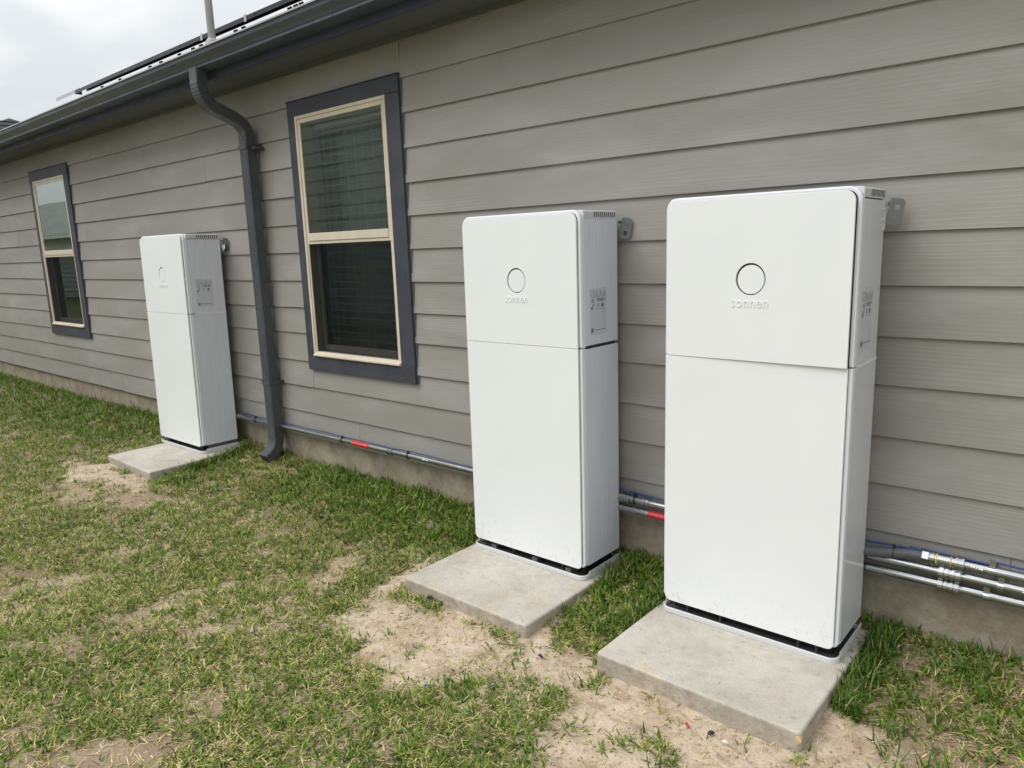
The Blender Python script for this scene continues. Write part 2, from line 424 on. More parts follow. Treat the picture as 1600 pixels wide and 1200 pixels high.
# ------------------------------------------------------------------ ground sheet (fine near, coarse to the horizon)
def ground():
    xs = np.concatenate([[-300, -120, -60, -35, -22, -16], np.arange(-13, 2.01, .03), [3, 6, 12, 30, 80, 300]])
    ys = np.concatenate([[-300, -120, -60, -35, -22, -14, -9, -6.5], np.arange(-5, .121, .03), [2, 8, 20, 60, 300]])
    X, Y = np.meshgrid(xs, ys, indexing='ij')
    near = sstep(-15, -12.5, X)*sstep(3, 1.5, X)*sstep(-6, -4.5, Y)*sstep(1.0, .1, Y)
    sm = sandmask(X, Y)
    Z = gh(X, Y)*near + sm*near*(.012*(fbm(X, Y, 22, 70, 3)-.35)) + near*.008*(fbm(X, Y, 17, 75, 2)-.5)
    nx, ny = X.shape
    me = bpy.data.meshes.new('ground')
    co = np.stack([X, Y, Z], -1).reshape(-1, 3)
    i = np.arange((nx-1)*(ny-1)); a = (i//(ny-1))*ny + i % (ny-1)
    f = np.stack([a, a+ny, a+ny+1, a+1], 1)
    me.vertices.add(len(co)); me.vertices.foreach_set('co', co.ravel().astype(np.float32))
    me.loops.add(f.size); me.loops.foreach_set('vertex_index', f.ravel().astype(np.int32))
    me.polygons.add(len(f)); me.polygons.foreach_set('loop_start', np.arange(0, f.size, 4, dtype=np.int32)); me.polygons.foreach_set('use_smooth', np.ones(len(f), bool))
    me.update()
    at = me.attributes.new('sand', 'FLOAT', 'POINT')
    sandy = np.clip(sm*1.2 + .55*sstep(.52, .72, fbm(X, Y, 2.2, 60))*near, 0, 1)
    at.data.foreach_set('value', sandy.ravel().astype(np.float32))
    at = me.attributes.new('far', 'FLOAT', 'POINT'); at.data.foreach_set('value', (1-near).ravel().astype(np.float32))
    return obj('ground', me, SOIL, kind='structure')
ground()

# ------------------------------------------------------------------ house
house = thing('house', 'long house of grey lap siding with two tan framed windows and dark trim', 'house', (-5, 2, 0))
house.location = (0, 0, 0)
Lz = {-3: 1.249, -2: 1.0711, -1: .8934, 0: .713, 1: .5329, 2: .3558, 3: .1796, 4: 0., 5: -.1759, 6: -.346, 7: -.531, 8: -.7067, 9: -.8847, 10: -1.0575}
Lz = {k: v+GZ for k, v in Lz.items()}
SOFZ = 1.285+GZ
WX0, WX1 = -13.6, 3.2
W1 = (-4.165, -3.115, -.58+GZ, 1.09+GZ); W2 = (-8.995, -7.925, -.585+GZ, 1.095+GZ)
joints = {-3: [-9.4, -5.6, -1.2, 1.4], -2: [-7.34, -10.9, 0.62], -1: [-6.3, -10.2], 0: [-5.3, -11.4, .9], 1: [-7.70, -9.71, -4.42], 2: [-7.70, -9.71, 1.1], 3: [-6.1, -10.4],
          4: [-9.71, -4.40], 5: [-9.71, -4.40, .55], 6: [-7.68, -11.2, 1.0], 7: [-5.7, -10.1], 8: [-4.6, -9.9, .7], 9: [-8.35, -5.15, 1.2], 10: [-7.32, -3.70, -.26, -10.9]}
# joints above are keyed by the line that closes the board at its bottom
def plank(x0, x1, zb, zt):
    bm = bmesh.new()
    yo = rnd.uniform(-.0012, .0012)
    zt2 = zt + .026
    j0, j1 = rnd.uniform(-.0015, .0015), rnd.uniform(-.0015, .0015)
    prof = [(-.0052+yo, .0012), (-.0042+yo, 0), (.0058+yo, 0), (.0158, zt2-zb), (.0088, zt2-zb)]
    a = [bm.verts.new((x0, y, z+zb+(j0 if z < .01 else 0))) for y, z in prof]; b = [bm.verts.new((x1, y, z+zb+(j1 if z < .01 else 0))) for y, z in prof]
    for i in range(5): bm.faces.new((a[i], a[(i+1) % 5], b[(i+1) % 5], b[i]))
    bm.faces.new(a[::-1]); bm.faces.new(b)
    obj('siding_plank', bm, SID, house)
for k in range(-3, 11):
    zb = Lz[k]; zt = Lz[k-1] if k > -3 else SOFZ-.03
    cuts = []
    for w_ in (W1, W2):
        if zb < w_[3]-.004 and zt > w_[2]+.004: cuts.append((w_[0]+.012, w_[1]-.012))
    segs = [(WX0, WX1)]
    for c in cuts:
        ns = []
        for s in segs:
            if c[0] > s[0] and c[1] < s[1]: ns += [(s[0], c[0]), (c[1], s[1])]
            else: ns.append(s)
        segs = ns
    for s in segs:
        js = sorted(j for j in joints[k] if s[0]+.15 < j < s[1]-.15)
        ed = [s[0]] + js + [s[1]]
        for a, b in zip(ed, ed[1:]): plank(a+.0009, b-.0009, zb, zt)
    # narrow fill above/below a window where the opening only partly crosses the course
    for w_ in (W1, W2):
        if zb < w_[3] < zt-.01 and zb < w_[3]-.004:
            bm = B(w_[0], w_[1], -.001, .012, w_[3]-.03, zt+.02); obj('siding_plank', bm, SID, house)
        if zb+.01 < w_[2] < zt:
            bm = bmesh.new(); prism_x(bm, [(-.0035, zb+.0015), (-.0012, zb), (.006, zb), (.012, w_[2]+.03), (.004, w_[2]+.03)], w_[0]+.012, w_[1]-.012); obj('siding_plank', bm, SID, house)
# sheathing behind the boards, with the window openings
bm = bmesh.new()
xs = [WX0, W2[0]+.05, W2[1]-.05, W1[0]+.05, W1[1]-.05, WX1]
for i in range(5):
    if i in (1, 3):
        w_ = W2 if i == 1 else W1
        box(bm, xs[i], xs[i+1], .018, .15, .30, w_[2]+.06); box(bm, xs[i], xs[i+1], .018, .15, w_[3]-.06, SOFZ)
    else: box(bm, xs[i], xs[i+1], .018, .15, .30, SOFZ)
obj('wall_sheathing', bm, BLACK, house)
# concrete foundation edge
bm = bmesh.new(); N = 110
for i in range(N):
    pass
fx = np.linspace(WX0, WX1, 240); fz = np.linspace(-.3, Lz[10]+.012, 10)
vs_ = [[bm.verts.new((x, .022 + .006*(float(vnoise(x, z, 3, 5))-.5) + .003*(float(vnoise(x, z, 14, 6))-.5), z)) for z in fz] for x in fx]
for i in range(len(fx)-1):
    for j in range(len(fz)-1): bm.faces.new((vs_[i][j], vs_[i+1][j], vs_[i+1][j+1], vs_[i][j+1]))
obj('foundation', bm, SLAB, house, smooth=True)
bm = B(WX0, WX1, .03, 9.9, -.3, .262); obj('foundation_block', bm, SLAB, house)
# soffit panels, frieze, fascia
FY = -.275
x = WX0
for x1_ in (-10.9, -8.46, -6.02, -3.58, -1.14, 1.3, WX1):
    obj('soffit_panel', B(x+.001, x1_-.001, FY+.02, .016, SOFZ-.004, SOFZ+.008), SOFF, house); x = x1_
obj('soffit_trim', B(WX0, WX1, -.016, .0, SOFZ-.026, SOFZ-.0045), SOFF, house)
obj('fascia', B(WX0-.1, WX1+.1, FY, FY+.02, 1.262+GZ, 1.362+GZ), FASC, house)
# roof deck + shingle courses
SL = .512; RY0, RZ0 = FY-.03, 1.370+GZ
bm = bmesh.new(); prism_x(bm, [(RY0, RZ0), (5.0, RZ0+SL*(5.0-RY0)), (10.3, RZ0+SL*(5.0-RY0)-.512*5.3), (10.3, RZ0+SL*(5.0-RY0)-.512*5.3-.05), (5.0, RZ0+SL*(5.0-RY0)-.10), (RY0, RZ0-.012)], WX0-.3, WX1+.3)
rf = obj('roof', bm, SHING, house)
bm = bmesh.new()
for i in range(36):
    y0 = RY0+.14*i; y1 = y0+.15
    prism_x(bm, [(y0, RZ0+SL*(y0-RY0)+.001), (y0, RZ0+SL*(y0-RY0)+.007), (y1, RZ0+SL*(y1-RY0)+.003), (y1, RZ0+SL*(y1-RY0)+.001)], WX0-.3, WX1+.3)
obj('shingle_course', bm, SHING, rf, kind='stuff')
obj('drip_edge', B(WX0-.3, WX1+.3, RY0-.006, RY0+.0, RZ0-.03, RZ0+.006), FASC, house)
# far and side walls so the house is a closed volume
bm = bmesh.new(); box(bm, WX0, WX0+.02, .15, 9.9, .2, SOFZ); box(bm, WX1-.02, WX1, .15, 9.9, .2, SOFZ); box(bm, WX0, WX1, 9.9, 9.95, .2, SOFZ); obj('outer_wall', bm, SID, house)

# windows
def window(Wd, glass, blinds, frame_o, rail_z, far=False):
    x0, x1, z0, z1 = Wd; tw = .084
    fx0, fx1, fz0, fz1 = frame_o
    YT = -.021
    win = link(bpy.data.objects.new('window', None)); win.parent = house
    # dark boards around it
    obj('trim_board', B(x0, x1, YT, .010, fz1-.006, z1), TRIM, win, bevel=.003)
    obj('trim_board', B(x0, x1, YT, .010, z0, fz0+.006), TRIM, win, bevel=.003)
    obj('trim_board', B(x0, fx0+.006, YT+.001, .010, fz0+.0065, fz1-.0065), TRIM, win, bevel=.003)
    obj('trim_board', B(fx1-.006, x1, YT+.001, .010, fz0+.0065, fz1-.0065), TRIM, win, bevel=.003)
    obj('flashing', B(x0-.006, x1+.006, YT-.006, .006, z1+.0005, z1+.004), FASC, win)
    bm = bmesh.new()      # caulk-coloured return strip
    box(bm, x1+.0005, x1+.010, YT+.018, .008, z0, z1); obj('caulk_line', bm, SOFF, win)
    FW = .050
    gx0, gx1 = fx0+FW, fx1-FW
    # outer vinyl frame with a stepped profile
    bm = bmesh.new()
    for (a, b, c, d) in ((fx0, fx1, fz1-FW*.5, fz1), (fx0, fx1, fz0, fz0+FW*.5), (fx0, fx0+FW*.5, fz0+FW*.5, fz1-FW*.5), (fx1-FW*.5, fx1, fz0+FW*.5, fz1-FW*.5)):
        box(bm, a, b, -.018, .08, c, d)
    i0, i1 = fx0+FW*.5+.0005, fx1-FW*.5-.0005
    box(bm, i0, i1, -.0125, .075, fz1-FW, fz1-FW*.5-.0005)
    box(bm, i0, gx0, -.0120, .075, rail_z[0], fz1-FW-.0005); box(bm, gx1, i1, -.0120, .075, rail_z[0], fz1-FW-.0005)
    box(bm, i0, gx0-.012, -.012, -.0045, fz0+FW*.5+.0005, rail_z[0]-.0005); box(bm, gx1+.012, i1, -.012, -.0045, fz0+FW*.5+.0005, rail_z[0]-.0005)
    obj('frame', bm, TAN, win, bevel=.0025)
    for a_, b_ in ((i0, gx0-.0125), (gx1+.0125, i1)): obj('sash_track', B(a_, b_, -.0040, .075, fz0+.037, rail_z[0]-.0005), DSASH, win)  # tracks coloured dark for the shade inside the recess
    obj('meeting_rail', B(gx0+.0005, gx1-.0005, -.0155, .03, rail_z[0]+.02, rail_z[1]), TAN, win, bevel=.003)
    obj('meeting_rail', B(gx0-.0115, gx1+.0115, -.0095, .03, rail_z[0]+.001, rail_z[0]+.0195), TAN, win, bevel=.002)
    bm = bmesh.new(); prism_x(bm, [(-.036, fz0+.010), (-.036, fz0+.020), (-.005, fz0+.036), (.03, fz0+.036), (.03, fz0+.005), (-.022, fz0+.004)], fx0+.02, fx1-.004)
    obj('sill', bm, TAN, win, bevel=.002)
    # lower sash sits deeper
    lz0, lz1 = fz0+.037, rail_z[0]
    bm = bmesh.new(); sw = .028
    box(bm, gx0-.012, gx0+sw-.012, .040, .07, lz0, lz1); box(bm, gx1+.012-sw, gx1+.012, .040, .07, lz0, lz1); box(bm, gx0+sw-.0125, gx1+.0125-sw, .041, .07, lz0, lz0+.04)
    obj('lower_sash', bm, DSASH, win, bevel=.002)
    for (a_, b_, y_, c_, d_) in ((gx0+.0005, gx1-.0005, -.0065, rail_z[1], fz1-FW), (gx0+.012, gx1-.012, .057, lz0+.035, lz1)):
        bm = bmesh.new(); bm.faces.new([bm.verts.new(q) for q in ((a_, y_, c_), (b_, y_, c_), (b_, y_, d_), (a_, y_, d_))])
        obj('pane', bm, glass, win)
    bm = bmesh.new(); y = -.006
    v = [bm.verts.new(p) for p in ((gx0-.012, y, lz0), (gx1+.012, y, lz0), (gx1+.012, y, lz1), (gx0-.012, y, lz1))]; bm.faces.new(v)
    obj('insect_screen', bm, SCREEN, win)
    # jambs and the room behind
    bm = bmesh.new()
    X0, X1, Y1, Z0, Z1 = fx0-.5, fx1+.5, 2.2, .45, SOFZ-.02
    v = [bm.verts.new(p) for p in ((X0, .152, Z0), (X1, .152, Z0), (X1, Y1, Z0), (X0, Y1, Z0), (X0, .152, Z1), (X1, .152, Z1), (X1, Y1, Z1), (X0, Y1, Z1))]
    for f in ((0,1,2,3),(4,7,6,5),(1,5,6,2),(2,6,7,3),(3,7,4,0)): bm.faces.new([v[i] for i in f])
    obj('room_wall', bm, ROOM, win)
    bm = bmesh.new()
    a0, a1 = x0+.05, x1-.05
    obj('jamb', B(a0-.001, fx0+.012, .081, .151, z0+.061, z1-.061), SLAT, win); obj('jamb', B(fx1-.012, a1+.001, .081, .151, z0+.061, z1-.061), SLAT, win)
    if blinds:
        bm = bmesh.new(); n = int((fz1-fz0)/.046)
        bx0, bx1 = fx0+.03, fx1-.03
        for i in range(n):
            z = fz1-.10-i*.046
            t = rnd.uniform(.0, .004)
            v = [bm.verts.new(p) for p in ((bx0, .098, z-.004+t), (bx1, .098, z-.004-t*.5), (bx1, .122, z+.003), (bx0, .122, z+.003), (bx1, .146, z-.001), (bx0, .146, z-.001))]
            bm.faces.new(v[:4]); bm.faces.new((v[3], v[2], v[4], v[5]))
        obj('blind_slats', bm, SLAT, win, kind='stuff')
        obj('blind_headrail', B(bx0, bx1, .094, .15, fz1-.075, fz1-.03), SLAT, win)
        for k in (.12, .5, .88):
            bm = bmesh.new(); xx = bx0+(bx1-bx0)*k; box(bm, xx-.0013, xx+.0013, .095, .0965, fz0+.05, fz1-.07); box(bm, xx-.0013, xx+.0013, .148, .1495, fz0+.05, fz1-.07)
            obj('blind_cord', bm, SLAT, win)
        bm = bmesh.new(); pts = []
        xs_ = np.linspace(fx0-.1, fx1+.25, 90)
        vv = [[bm.verts.new((x_, .30+.035*math.sin(x_*48)+.02*math.sin(x_*21), z)) for z in (.6, SOFZ-.05)] for x_ in xs_]
        for i in range(len(vv)-1): bm.faces.new((vv[i][0], vv[i+1][0], vv[i+1][1], vv[i][1]))
        obj('curtain', bm, CURT, win, smooth=True)
    return win
DSASH = Mat('shaded_sash_vinyl', (.16, .145, .125), .5).m  # frame vinyl darkened so its colour carries the recess shade
window(W1, GLASS, True, (-4.100, -3.225, -.492+GZ, 1.008+GZ), (.228+GZ, .296+GZ))
window(W2, GLASS2, False, (-8.93, -8.03, -.492+GZ, 1.004+GZ), (.222+GZ, .290+GZ), True)

# ------------------------------------------------------------------ gutter
gut = thing('gutter', 'dark grey rain gutter running along the eave of the house', 'gutter', (-5, FY, 1.3+GZ))
gut.location = (0, 0, 0)
gb = 1.308+GZ
prof_o = [(FY-.001, gb+.085), (FY-.001, gb), (FY-.096, gb), (FY-.1035, gb+.003), (FY-.0985, gb+.0165), (FY-.1015, gb+.0185), (FY-.112, gb+.034), (FY-.126, gb+.046), (FY-.137, gb+.056), (FY-.140, gb+.078), (FY-.146, gb+.079), (FY-.147, gb+.086), (FY-.128, gb+.087)]
prof_i = [(y+.0035 if y < FY-.05 else y-.0, z+.0035 if z < gb+.01 else z) for y, z in prof_o]
bm = bmesh.new()
inner = [(FY-.128, gb+.082), (FY-.135, gb+.076), (FY-.132, gb+.058), (FY-.120, gb+.050), (FY-.104, gb+.036), (FY-.095, gb+.016), (FY-.088, gb+.004), (FY-.006, gb+.004), (FY-.004, gb+.085)]
prism_x(bm, prof_o + inner, WX0-.35, WX1+.35)
obj('gutter_trough', bm, GUT, gut)
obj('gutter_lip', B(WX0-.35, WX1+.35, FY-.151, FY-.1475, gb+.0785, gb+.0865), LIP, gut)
for i in range(24):
    xx = WX0+.3+i*.72
    bm = bmesh.new(); box(bm, xx-.012, xx+.012, FY-.130, FY-.002, gb+.070, gb+.074); obj('gutter_hanger', bm, GUT, gut)

# ------------------------------------------------------------------ downspout
DX = -4.582
ds = thing('downspout', 'dark grey square downspout with a crimped offset elbow and a kicked out foot', 'downspout', (DX, -.06, 0))
HW, HD = .046, .036
def rp(a, b): return [(-a, -b+.006), (-a+.006, -b), (a-.006, -b), (a, -b+.006), (a, b-.006), (a-.006, b), (-a+.006, b), (-a, b-.006)]
def crimp(pts, crimps, a=HW, b=HD):
    """rectangular tube along pts (y,z) in the plane x=DX; crimps = set of ring indices pinched"""
    bm = bmesh.new()
    P = [(0, y+.06, z) for y, z in pts]
    sweep(bm, P, lambda i: rp(a-(.0012 if i in crimps else 0), b-(.0012 if i in crimps else 0)), True, side=(1, 0, 0))
    return bm
def bez(p0, p1, p2, n):
    return [((1-t)**2*p0[0]+2*t*(1-t)*p1[0]+t*t*p2[0], (1-t)**2*p0[1]+2*t*(1-t)*p1[1]+t*t*p2[1]) for t in [k/n for k in range(n+1)]]
up_ = [(-.352, 1.318+GZ), (-.354, 1.25+GZ)] + bez((-.356, 1.225+GZ), (-.35, 1.12+GZ), (-.262, 1.088+GZ), 22) + [(-.215, 1.072+GZ)]
obj('upper_elbow', crimp(up_, set(range(3, 24, 2))), SPOUT, ds)
lo_ = [(-.224, 1.0755+GZ), (-.165, 1.052+GZ)] + bez((-.155, 1.048+GZ), (-.072, 1.015+GZ), (-.066, .955+GZ), 20) + [(-.0645, .90+GZ)]
obj('middle_elbow', crimp(lo_, set(range(4, 22, 2)), HW-.001, HD-.001), SPOUT, ds)
pipe_pts = [(-.0645, .945+GZ), (-.0645, -1.05+GZ)]
bm = crimp(pipe_pts, set()); obj('pipe', bm, SPOUT, ds)
bm = bmesh.new()
for xx in (-.028, .0, .028):   # pressed ribs along the face
    box(bm, xx-.003, xx+.003, -.0045-HD-.0012, -.0045-HD+.002, -1.05+GZ, .945+GZ)
obj('rib', bm, SPOUT, ds)
ft = [(-.0645, -1.03+GZ), (-.0645, -1.075+GZ)] + bez((-.0645, -1.085+GZ), (-.066, -1.17+GZ), (-.125, -1.208+GZ), 18) + [(-.168, -1.233+GZ)]
bm = crimp(ft, set(range(3, 20, 2)), HW+.0015, HD+.0015)
fo = obj('foot_elbow', bm, SPOUT, ds)
bm = bmesh.new()
d = Vector((0, -.043, -.025)).normalized(); c_ = Vector((0, -.168+.06, -1.233+GZ)) + d*.0008; n_ = d.cross(Vector((1, 0, 0)))
v = [bm.verts.new(c_ + Vector((1, 0, 0))*a + n_*b) for a, b in ((-.038, -.029), (.038, -.029), (.038, .029), (-.038, .029))]; bm.faces.new(v)
obj('outlet_mouth', bm, BLACK, ds)
def strap(z):
    bm = bmesh.new(); t = .0025; h = .014
    box(bm, -HW-t, HW+t, -.0045-HD-.0026-t, -.0045-HD-.0026, z-h, z+h); box(bm, HW+.0005, HW+.0005+t, -.0045-HD-.0026, .052, z-h, z+h); box(bm, -HW-.0005-t, -HW-.0005, -.0045-HD-.0026, .052, z-h, z+h)
    box(bm, HW+.003, HW+.034, .0495, .052, z-h, z+h); box(bm, -HW-.034, -HW-.003, .0495, .052, z-h, z+h)
    obj('strap', bm, SPOUT, ds)
strap(-.70+GZ)
strap(.87+GZ)
bm = bmesh.new(); box(bm, -.0045, .0045, -.0045-HD-.006, -.0045-HD-.001, .925+GZ, .934+GZ); obj('screw', bm, GALV, ds)
bm = B(.062, .10, -.012, .054, .852+GZ, .868+GZ); obj('strap_tail', bm, SPOUT, ds)

# ------------------------------------------------------------------ roof hardware
def zr(y): return RZ0 + SL*(y-RY0)
PSL = .532; PY, PZ = .05, 1.712+GZ     # lower top edge of the array
def pz(y, d=0): return PZ + PSL*(y-PY) - d
PX = -7.64; PWd = 1.035
ords = ['leftmost', 'second from the left', 'third from the left', 'fourth from the left', 'fifth from the left', 'sixth from the left']
looks = ['with a thin rail poking out', 'left of the vent pipe', 'behind the vent pipe', 'right of the vent pipe', 'right of the vent pipe', 'above the siding, cut by the top of the photo']
for i in range(4):
    a, b = PX+i*PWd+.004, PX+(i+1)*PWd-.004
    t = thing('solar_panel', '%s black solar panel edge above the gutter, %s' % (ords[i], looks[i]), 'solar panel', (a, PY, PZ), 'solar panels in a row on the roof')
    def slab(y0, y1, d0, d1, xa, xb):
        bm = bmesh.new(); prism_x(bm, [(y0-PY, pz(y0, d1)-PZ), (y0-PY, pz(y0, d0)-PZ), (y1-PY, pz(y1, d0)-PZ), (y1-PY, pz(y1, d1)-PZ)], xa-a, xb-a); return bm
    bm = slab(PY, PY+.011, 0, .030, a, b); obj('frame_rail', bm, PVF, t)
    obj('frame_rail', slab(PY+.989, PY+1.0, 0, .030, a, b), PVF, t)
    obj('frame_rail', slab(PY+.0115, PY+.9885, 0, .030, a, a+.011), PVF, t)
    obj('frame_rail', slab(PY+.0115, PY+.9885, 0, .030, b-.011, b), PVF, t)
    obj('cell_sheet', slab(PY+.0115, PY+.9885, .002, .007, a+.0115, b-.0115), PV, t)
rail = thing('mounting_rail', 'pale metal rail with short feet carrying the solar panels above the gutter', 'rail', (0, 0, 0))
ry = PY+.10
bm = bmesh.new(); prism_x(bm, [(ry, pz(ry, .052)), (ry, pz(ry, .0305)), (ry+.03, pz(ry+.03, .0305)), (ry+.03, pz(ry+.03, .052))], PX, PX+4*PWd); obj('rail_bar', bm, PVF, rail)  # rails beneath the panels coloured dark to stand for their shade
bm = bmesh.new(); prism_x(bm, [(PY+.02, pz(PY+.02, .026)), (PY+.02, pz(PY+.02, -.006)), (PY+.05, pz(PY+.05, -.006)), (PY+.05, pz(PY+.05, .026))], -8.18, PX-.013); obj('rail_end', bm, ALU, rail)
ry2 = PY+.75
bm = bmesh.new(); prism_x(bm, [(ry2, pz(ry2, .052)), (ry2, pz(ry2, .0305)), (ry2+.03, pz(ry2+.03, .0305)), (ry2+.03, pz(ry2+.03, .052))], PX, PX+4*PWd); obj('rail_bar', bm, PVF, rail)
for fx_ in (-7.66, -7.25, -6.63, -6.42, -6.09, -5.86, -5.73, -5.21, -5.10, -4.51, -4.44, -4.377):
    fx_ = fx_*.955
    for dx in (-.012, .014):
        bm = B(fx_+dx-.005, fx_+dx+.005, ry+.006, ry+.02, zr(ry), pz(ry, .0525)); obj('mounting_foot', bm, PVF, rail)
for cx_ in (-5.238, -4.647):
    obj('panel_clamp', B(cx_-.014, cx_+.014, PY-.004, PY-.0005, pz(PY, .036), pz(PY, -.008)), ALU, rail)
obj('end_stop', B(PX-.012, PX-.001, PY+.0, PY+.06, pz(PY, .03), pz(PY, -.006)), ALU, rail)

vy = -.12; vx = -4.79
vt = thing('vent_pipe', 'grey plumbing vent pipe standing on the roof edge in front of the panels', 'vent pipe', (vx, vy, zr(vy)))
bm = bmesh.new(); tube(bm, [(0, 0, -.02), (0, 0, .75)], .024, 20); obj('pipe', bm, VENT, vt, smooth=False)
bm = bmesh.new(); sweep(bm, [(0, 0, .0), (0, 0, .09), (0, 0, .105)], lambda i: circ((.075, .04, .028)[i], 20)); obj('flashing_boot', bm, VENT, vt)

# ------------------------------------------------------------------ battery cabinets
CW, CD, CH, CS = .656, .280, 1.524, .966
def build_cabinet(loc, rot, label):
    t = thing('battery_cabinet', label, 'battery cabinet', loc, 'white battery cabinets along the wall')
    t.rotation_euler = rot
    h = CW/2
    # side and back shells, upper and lower
    obj('upper_shell', plate('upper_shell', [rrect(-h+.003, h-.003, CS+.003, CH-.038, 0, 0, 0, 0)], CD-.036, .002), SIDE, t).location = (0, .036, 0)
    obj('lower_shell', plate('lower_shell', [rrect(-h+.002, h-.002, .006, CS-.003, 0, 0, .004, .004)], CD-.036, .002), SIDE, t).location = (0, .036, 0)
    obj('seam_core', B(-h+.012, h-.012, .04, CD-.01, CS-.02, CS+.02), BLACK, t)
    # top cap
    obj('top_cap', plate('top_cap', [rrect(-h+.001, h-.001, CH-.034, CH-.001, .012, .012, 0, 0)], CD-.034, .003), PLGREY2, t).location = (0, .030, 0)
    obj('cap_gap', B(-h+.010, h-.010, .04, CD-.01, CH-.045, CH-.028), BLACK, t)
    bm = bmesh.new()
    for k in range(11):
        y = .104+k*.0150
        for s in (-1, 1): box(bm, s*(h-.0035)-.003, s*(h-.0035)+.003, y, y+.0065, CH-.029, CH-.008)
    obj('vent_slots', bm, BLACK, t)
    # front frame: rim that wraps over the top corners
    obj('upper_frame', plate('upper_frame', [rrect(-h, h, CS+.002, CH, .042, .042, 0, 0)], .031, .0055), FRAMEW, t).location = (0, .005, 0)
    obj('lower_frame', plate('lower_frame', [rrect(-h, h, .004, CS-.002, 0, 0, .02, .02)], .031, .0055), FRAMEW, t).location = (0, .005, 0)
    # dark backing between frame and covers
    obj('cover_backing', plate('cover_backing', [rrect(-h+.0125, h-.0125, .010, CH-.0125, .03, .03, .02, .02)], .006), BLACK, t).location = (0, .0020, 0)
    hole = [(.0515*math.cos(a)-.005, 1.243+.0535*math.sin(a)) for a in [2*math.pi*k/48 for k in range(48)]]
    up_ = obj('upper_cover', plate('upper_cover', [rrect(-h+.013, h-.013, CS+.0008, CH-.013, .032, .032, .002, .002), hole], .009, .0012), COVER, t); up_.location = (0, -.007, 0)
    lc = obj('lower_cover', plate('lower_cover', [rrect(-h+.013, h-.013, 0, CS-.0008, .002, .002, .022, .022)], .009, .0012), COVER, t); lc.location = (0, -.0065, 0)
    disc = [(.0462*math.cos(a)-.0040, 1.2418+.0485*math.sin(a)) for a in [2*math.pi*k/48 for k in range(48)]]
    obj('status_button', plate('status_button', [disc], .008, .001), COVER, up_).location = (0, .0012, 0)
    tm = text_mesh('sonnen', .042, .0040); o = obj('lettering', tm, LETT, up_); o.location = (-.006, -.0022, 1.1645)
    dx_ = max(v.co.x for v in tm.vertices)-min(v.co.x for v in tm.vertices); o.scale = (.128/dx_, 1, .128/dx_*1.15)
    # rating label on the right-hand side
    lb = obj('rating_label', plate('rating_label', [rrect(-.062, .062, -.098, .098, .007, .007, .007, .007)], .0008), LABEL, t)
    lb.rotation_euler = (0, 0, R(90)); lb.location = (h+.0000-.0018, .130, 1.110)
    bm = bmesh.new()
    def bar(x0, x1, z0, z1): box(bm, x0, x1, -.0006, .0006, z0, z1)
    for k in range(4):          # four warning symbols
        cx = -.044+k*.030
        if k == 0:
            for a in ((-.012, .012, .066, .067), (-.012, .012, .087, .088), (-.012, -.011, .066, .088), (.011, .012, .066, .088)): bar(cx+a[0], cx+a[1], a[2], a[3])
        else:
            p = [(cx-.012, .066), (cx+.012, .066), (cx, .088)]
            for i in range(3):
                a, b = Vector((*p[i], 0)), Vector((*p[(i+1) % 3], 0)); d = (b-a).normalized(); n = Vector((-d.y, d.x, 0))*.0007
                vv = [bm.verts.new((q.x, -.0007, q.y)) for q in (a-n, b-n, b+n, a+n)]; bm.faces.new(vv)
            bar(cx-.001, cx+.001, .070, .079)
    bar(-.056, .056, .060, .0612)
    for z in (.050, .045, .040): bar(-.050, -.030, z, z+.0022)
    for z in (.051, .046): bar(-.012, .048, z, z+.0028)
    bar(-.004, .040, .041, .0432)
    vv = [bm.verts.new((x, -.0007, z)) for x, z in ((-.053, .010), (-.038, .010), (-.043, .015), (-.030, .033), (-.034, .035), (-.047, .018), (-.053, .023))]; bm.faces.new(vv)
    vv = [bm.verts.new((.030+.0085*math.cos(a), -.0007, .025+.0085*math.sin(a))) for a in [2*math.pi*k/16 for k in range(16)]]; bm.faces.new(vv)
    for a in ((-.010, .002, .010, .0115), (.020, .044, .009, .0108), (-.006, -.0045, .016, .034), (.000, .0015, .016, .034)): bar(*a)
    for a in ((-.053, -.036, -.088, -.0865), (-.053, -.036, -.0685, -.067), (-.053, -.0515, -.088, -.067), (-.0375, -.036, -.088, -.067)): bar(*a)
    bar(-.050, -.040, -.084, -.071)
    bar(-.030, .050, -.078, -.0755)
    pr = obj('label_print', bm, INK, lb); pr.location = (0, .0, 0)
    # foot of the cabinet
    obj('plinth', B(-h+.028, h-.028, .045, CD-.03, -.046, .01), BLACK, t)
    for x_ in (-.235, -.10, .19, .252): obj('foot', B(x_-.004, x_+.004, .022, .046, -.044, .006), DGREY, t)
    obj('tray_floor', plate('tray_floor', [rrect(-h+.004, h-.004, .004, CD-.004, .03, .03, .03, .03)], .006, upright=False), DGREY, t).location = (0, 0, -.050)
    ring_o = rrect(-h-.004, h+.004, -.012, CD+.002, .012, .012, .035, .035); ring_i = rrect(-h+.004, h-.004, -.004, CD-.006, .008, .008, .028, .028)
    obj('base_tray', plate('base_tray', [ring_o, ring_i], .021, .003, upright=False), PLGREY, t).location = (0, 0, -.0505)
    for s in (-1, 1): obj('tray_lip', B(s*h-.0025+s*.001, s*h+.0025+s*.001, .03, CD+.001, -.031, -.018), PLGREY, t, bevel=.002)
    # slotted wall bracket on the right
    slots = [rrect(-.008, .008, -.030, -.012, .007, .007, .007, .007), rrect(-.006, .010, .006, .024, .007, .007, .007, .007)]
    br = obj('wall_bracket', plate('wall_bracket', [rrect(-.023, .023, -.044, .044, .004, .014, .014, .006)] + slots, .0025, .0004), BRK, t)
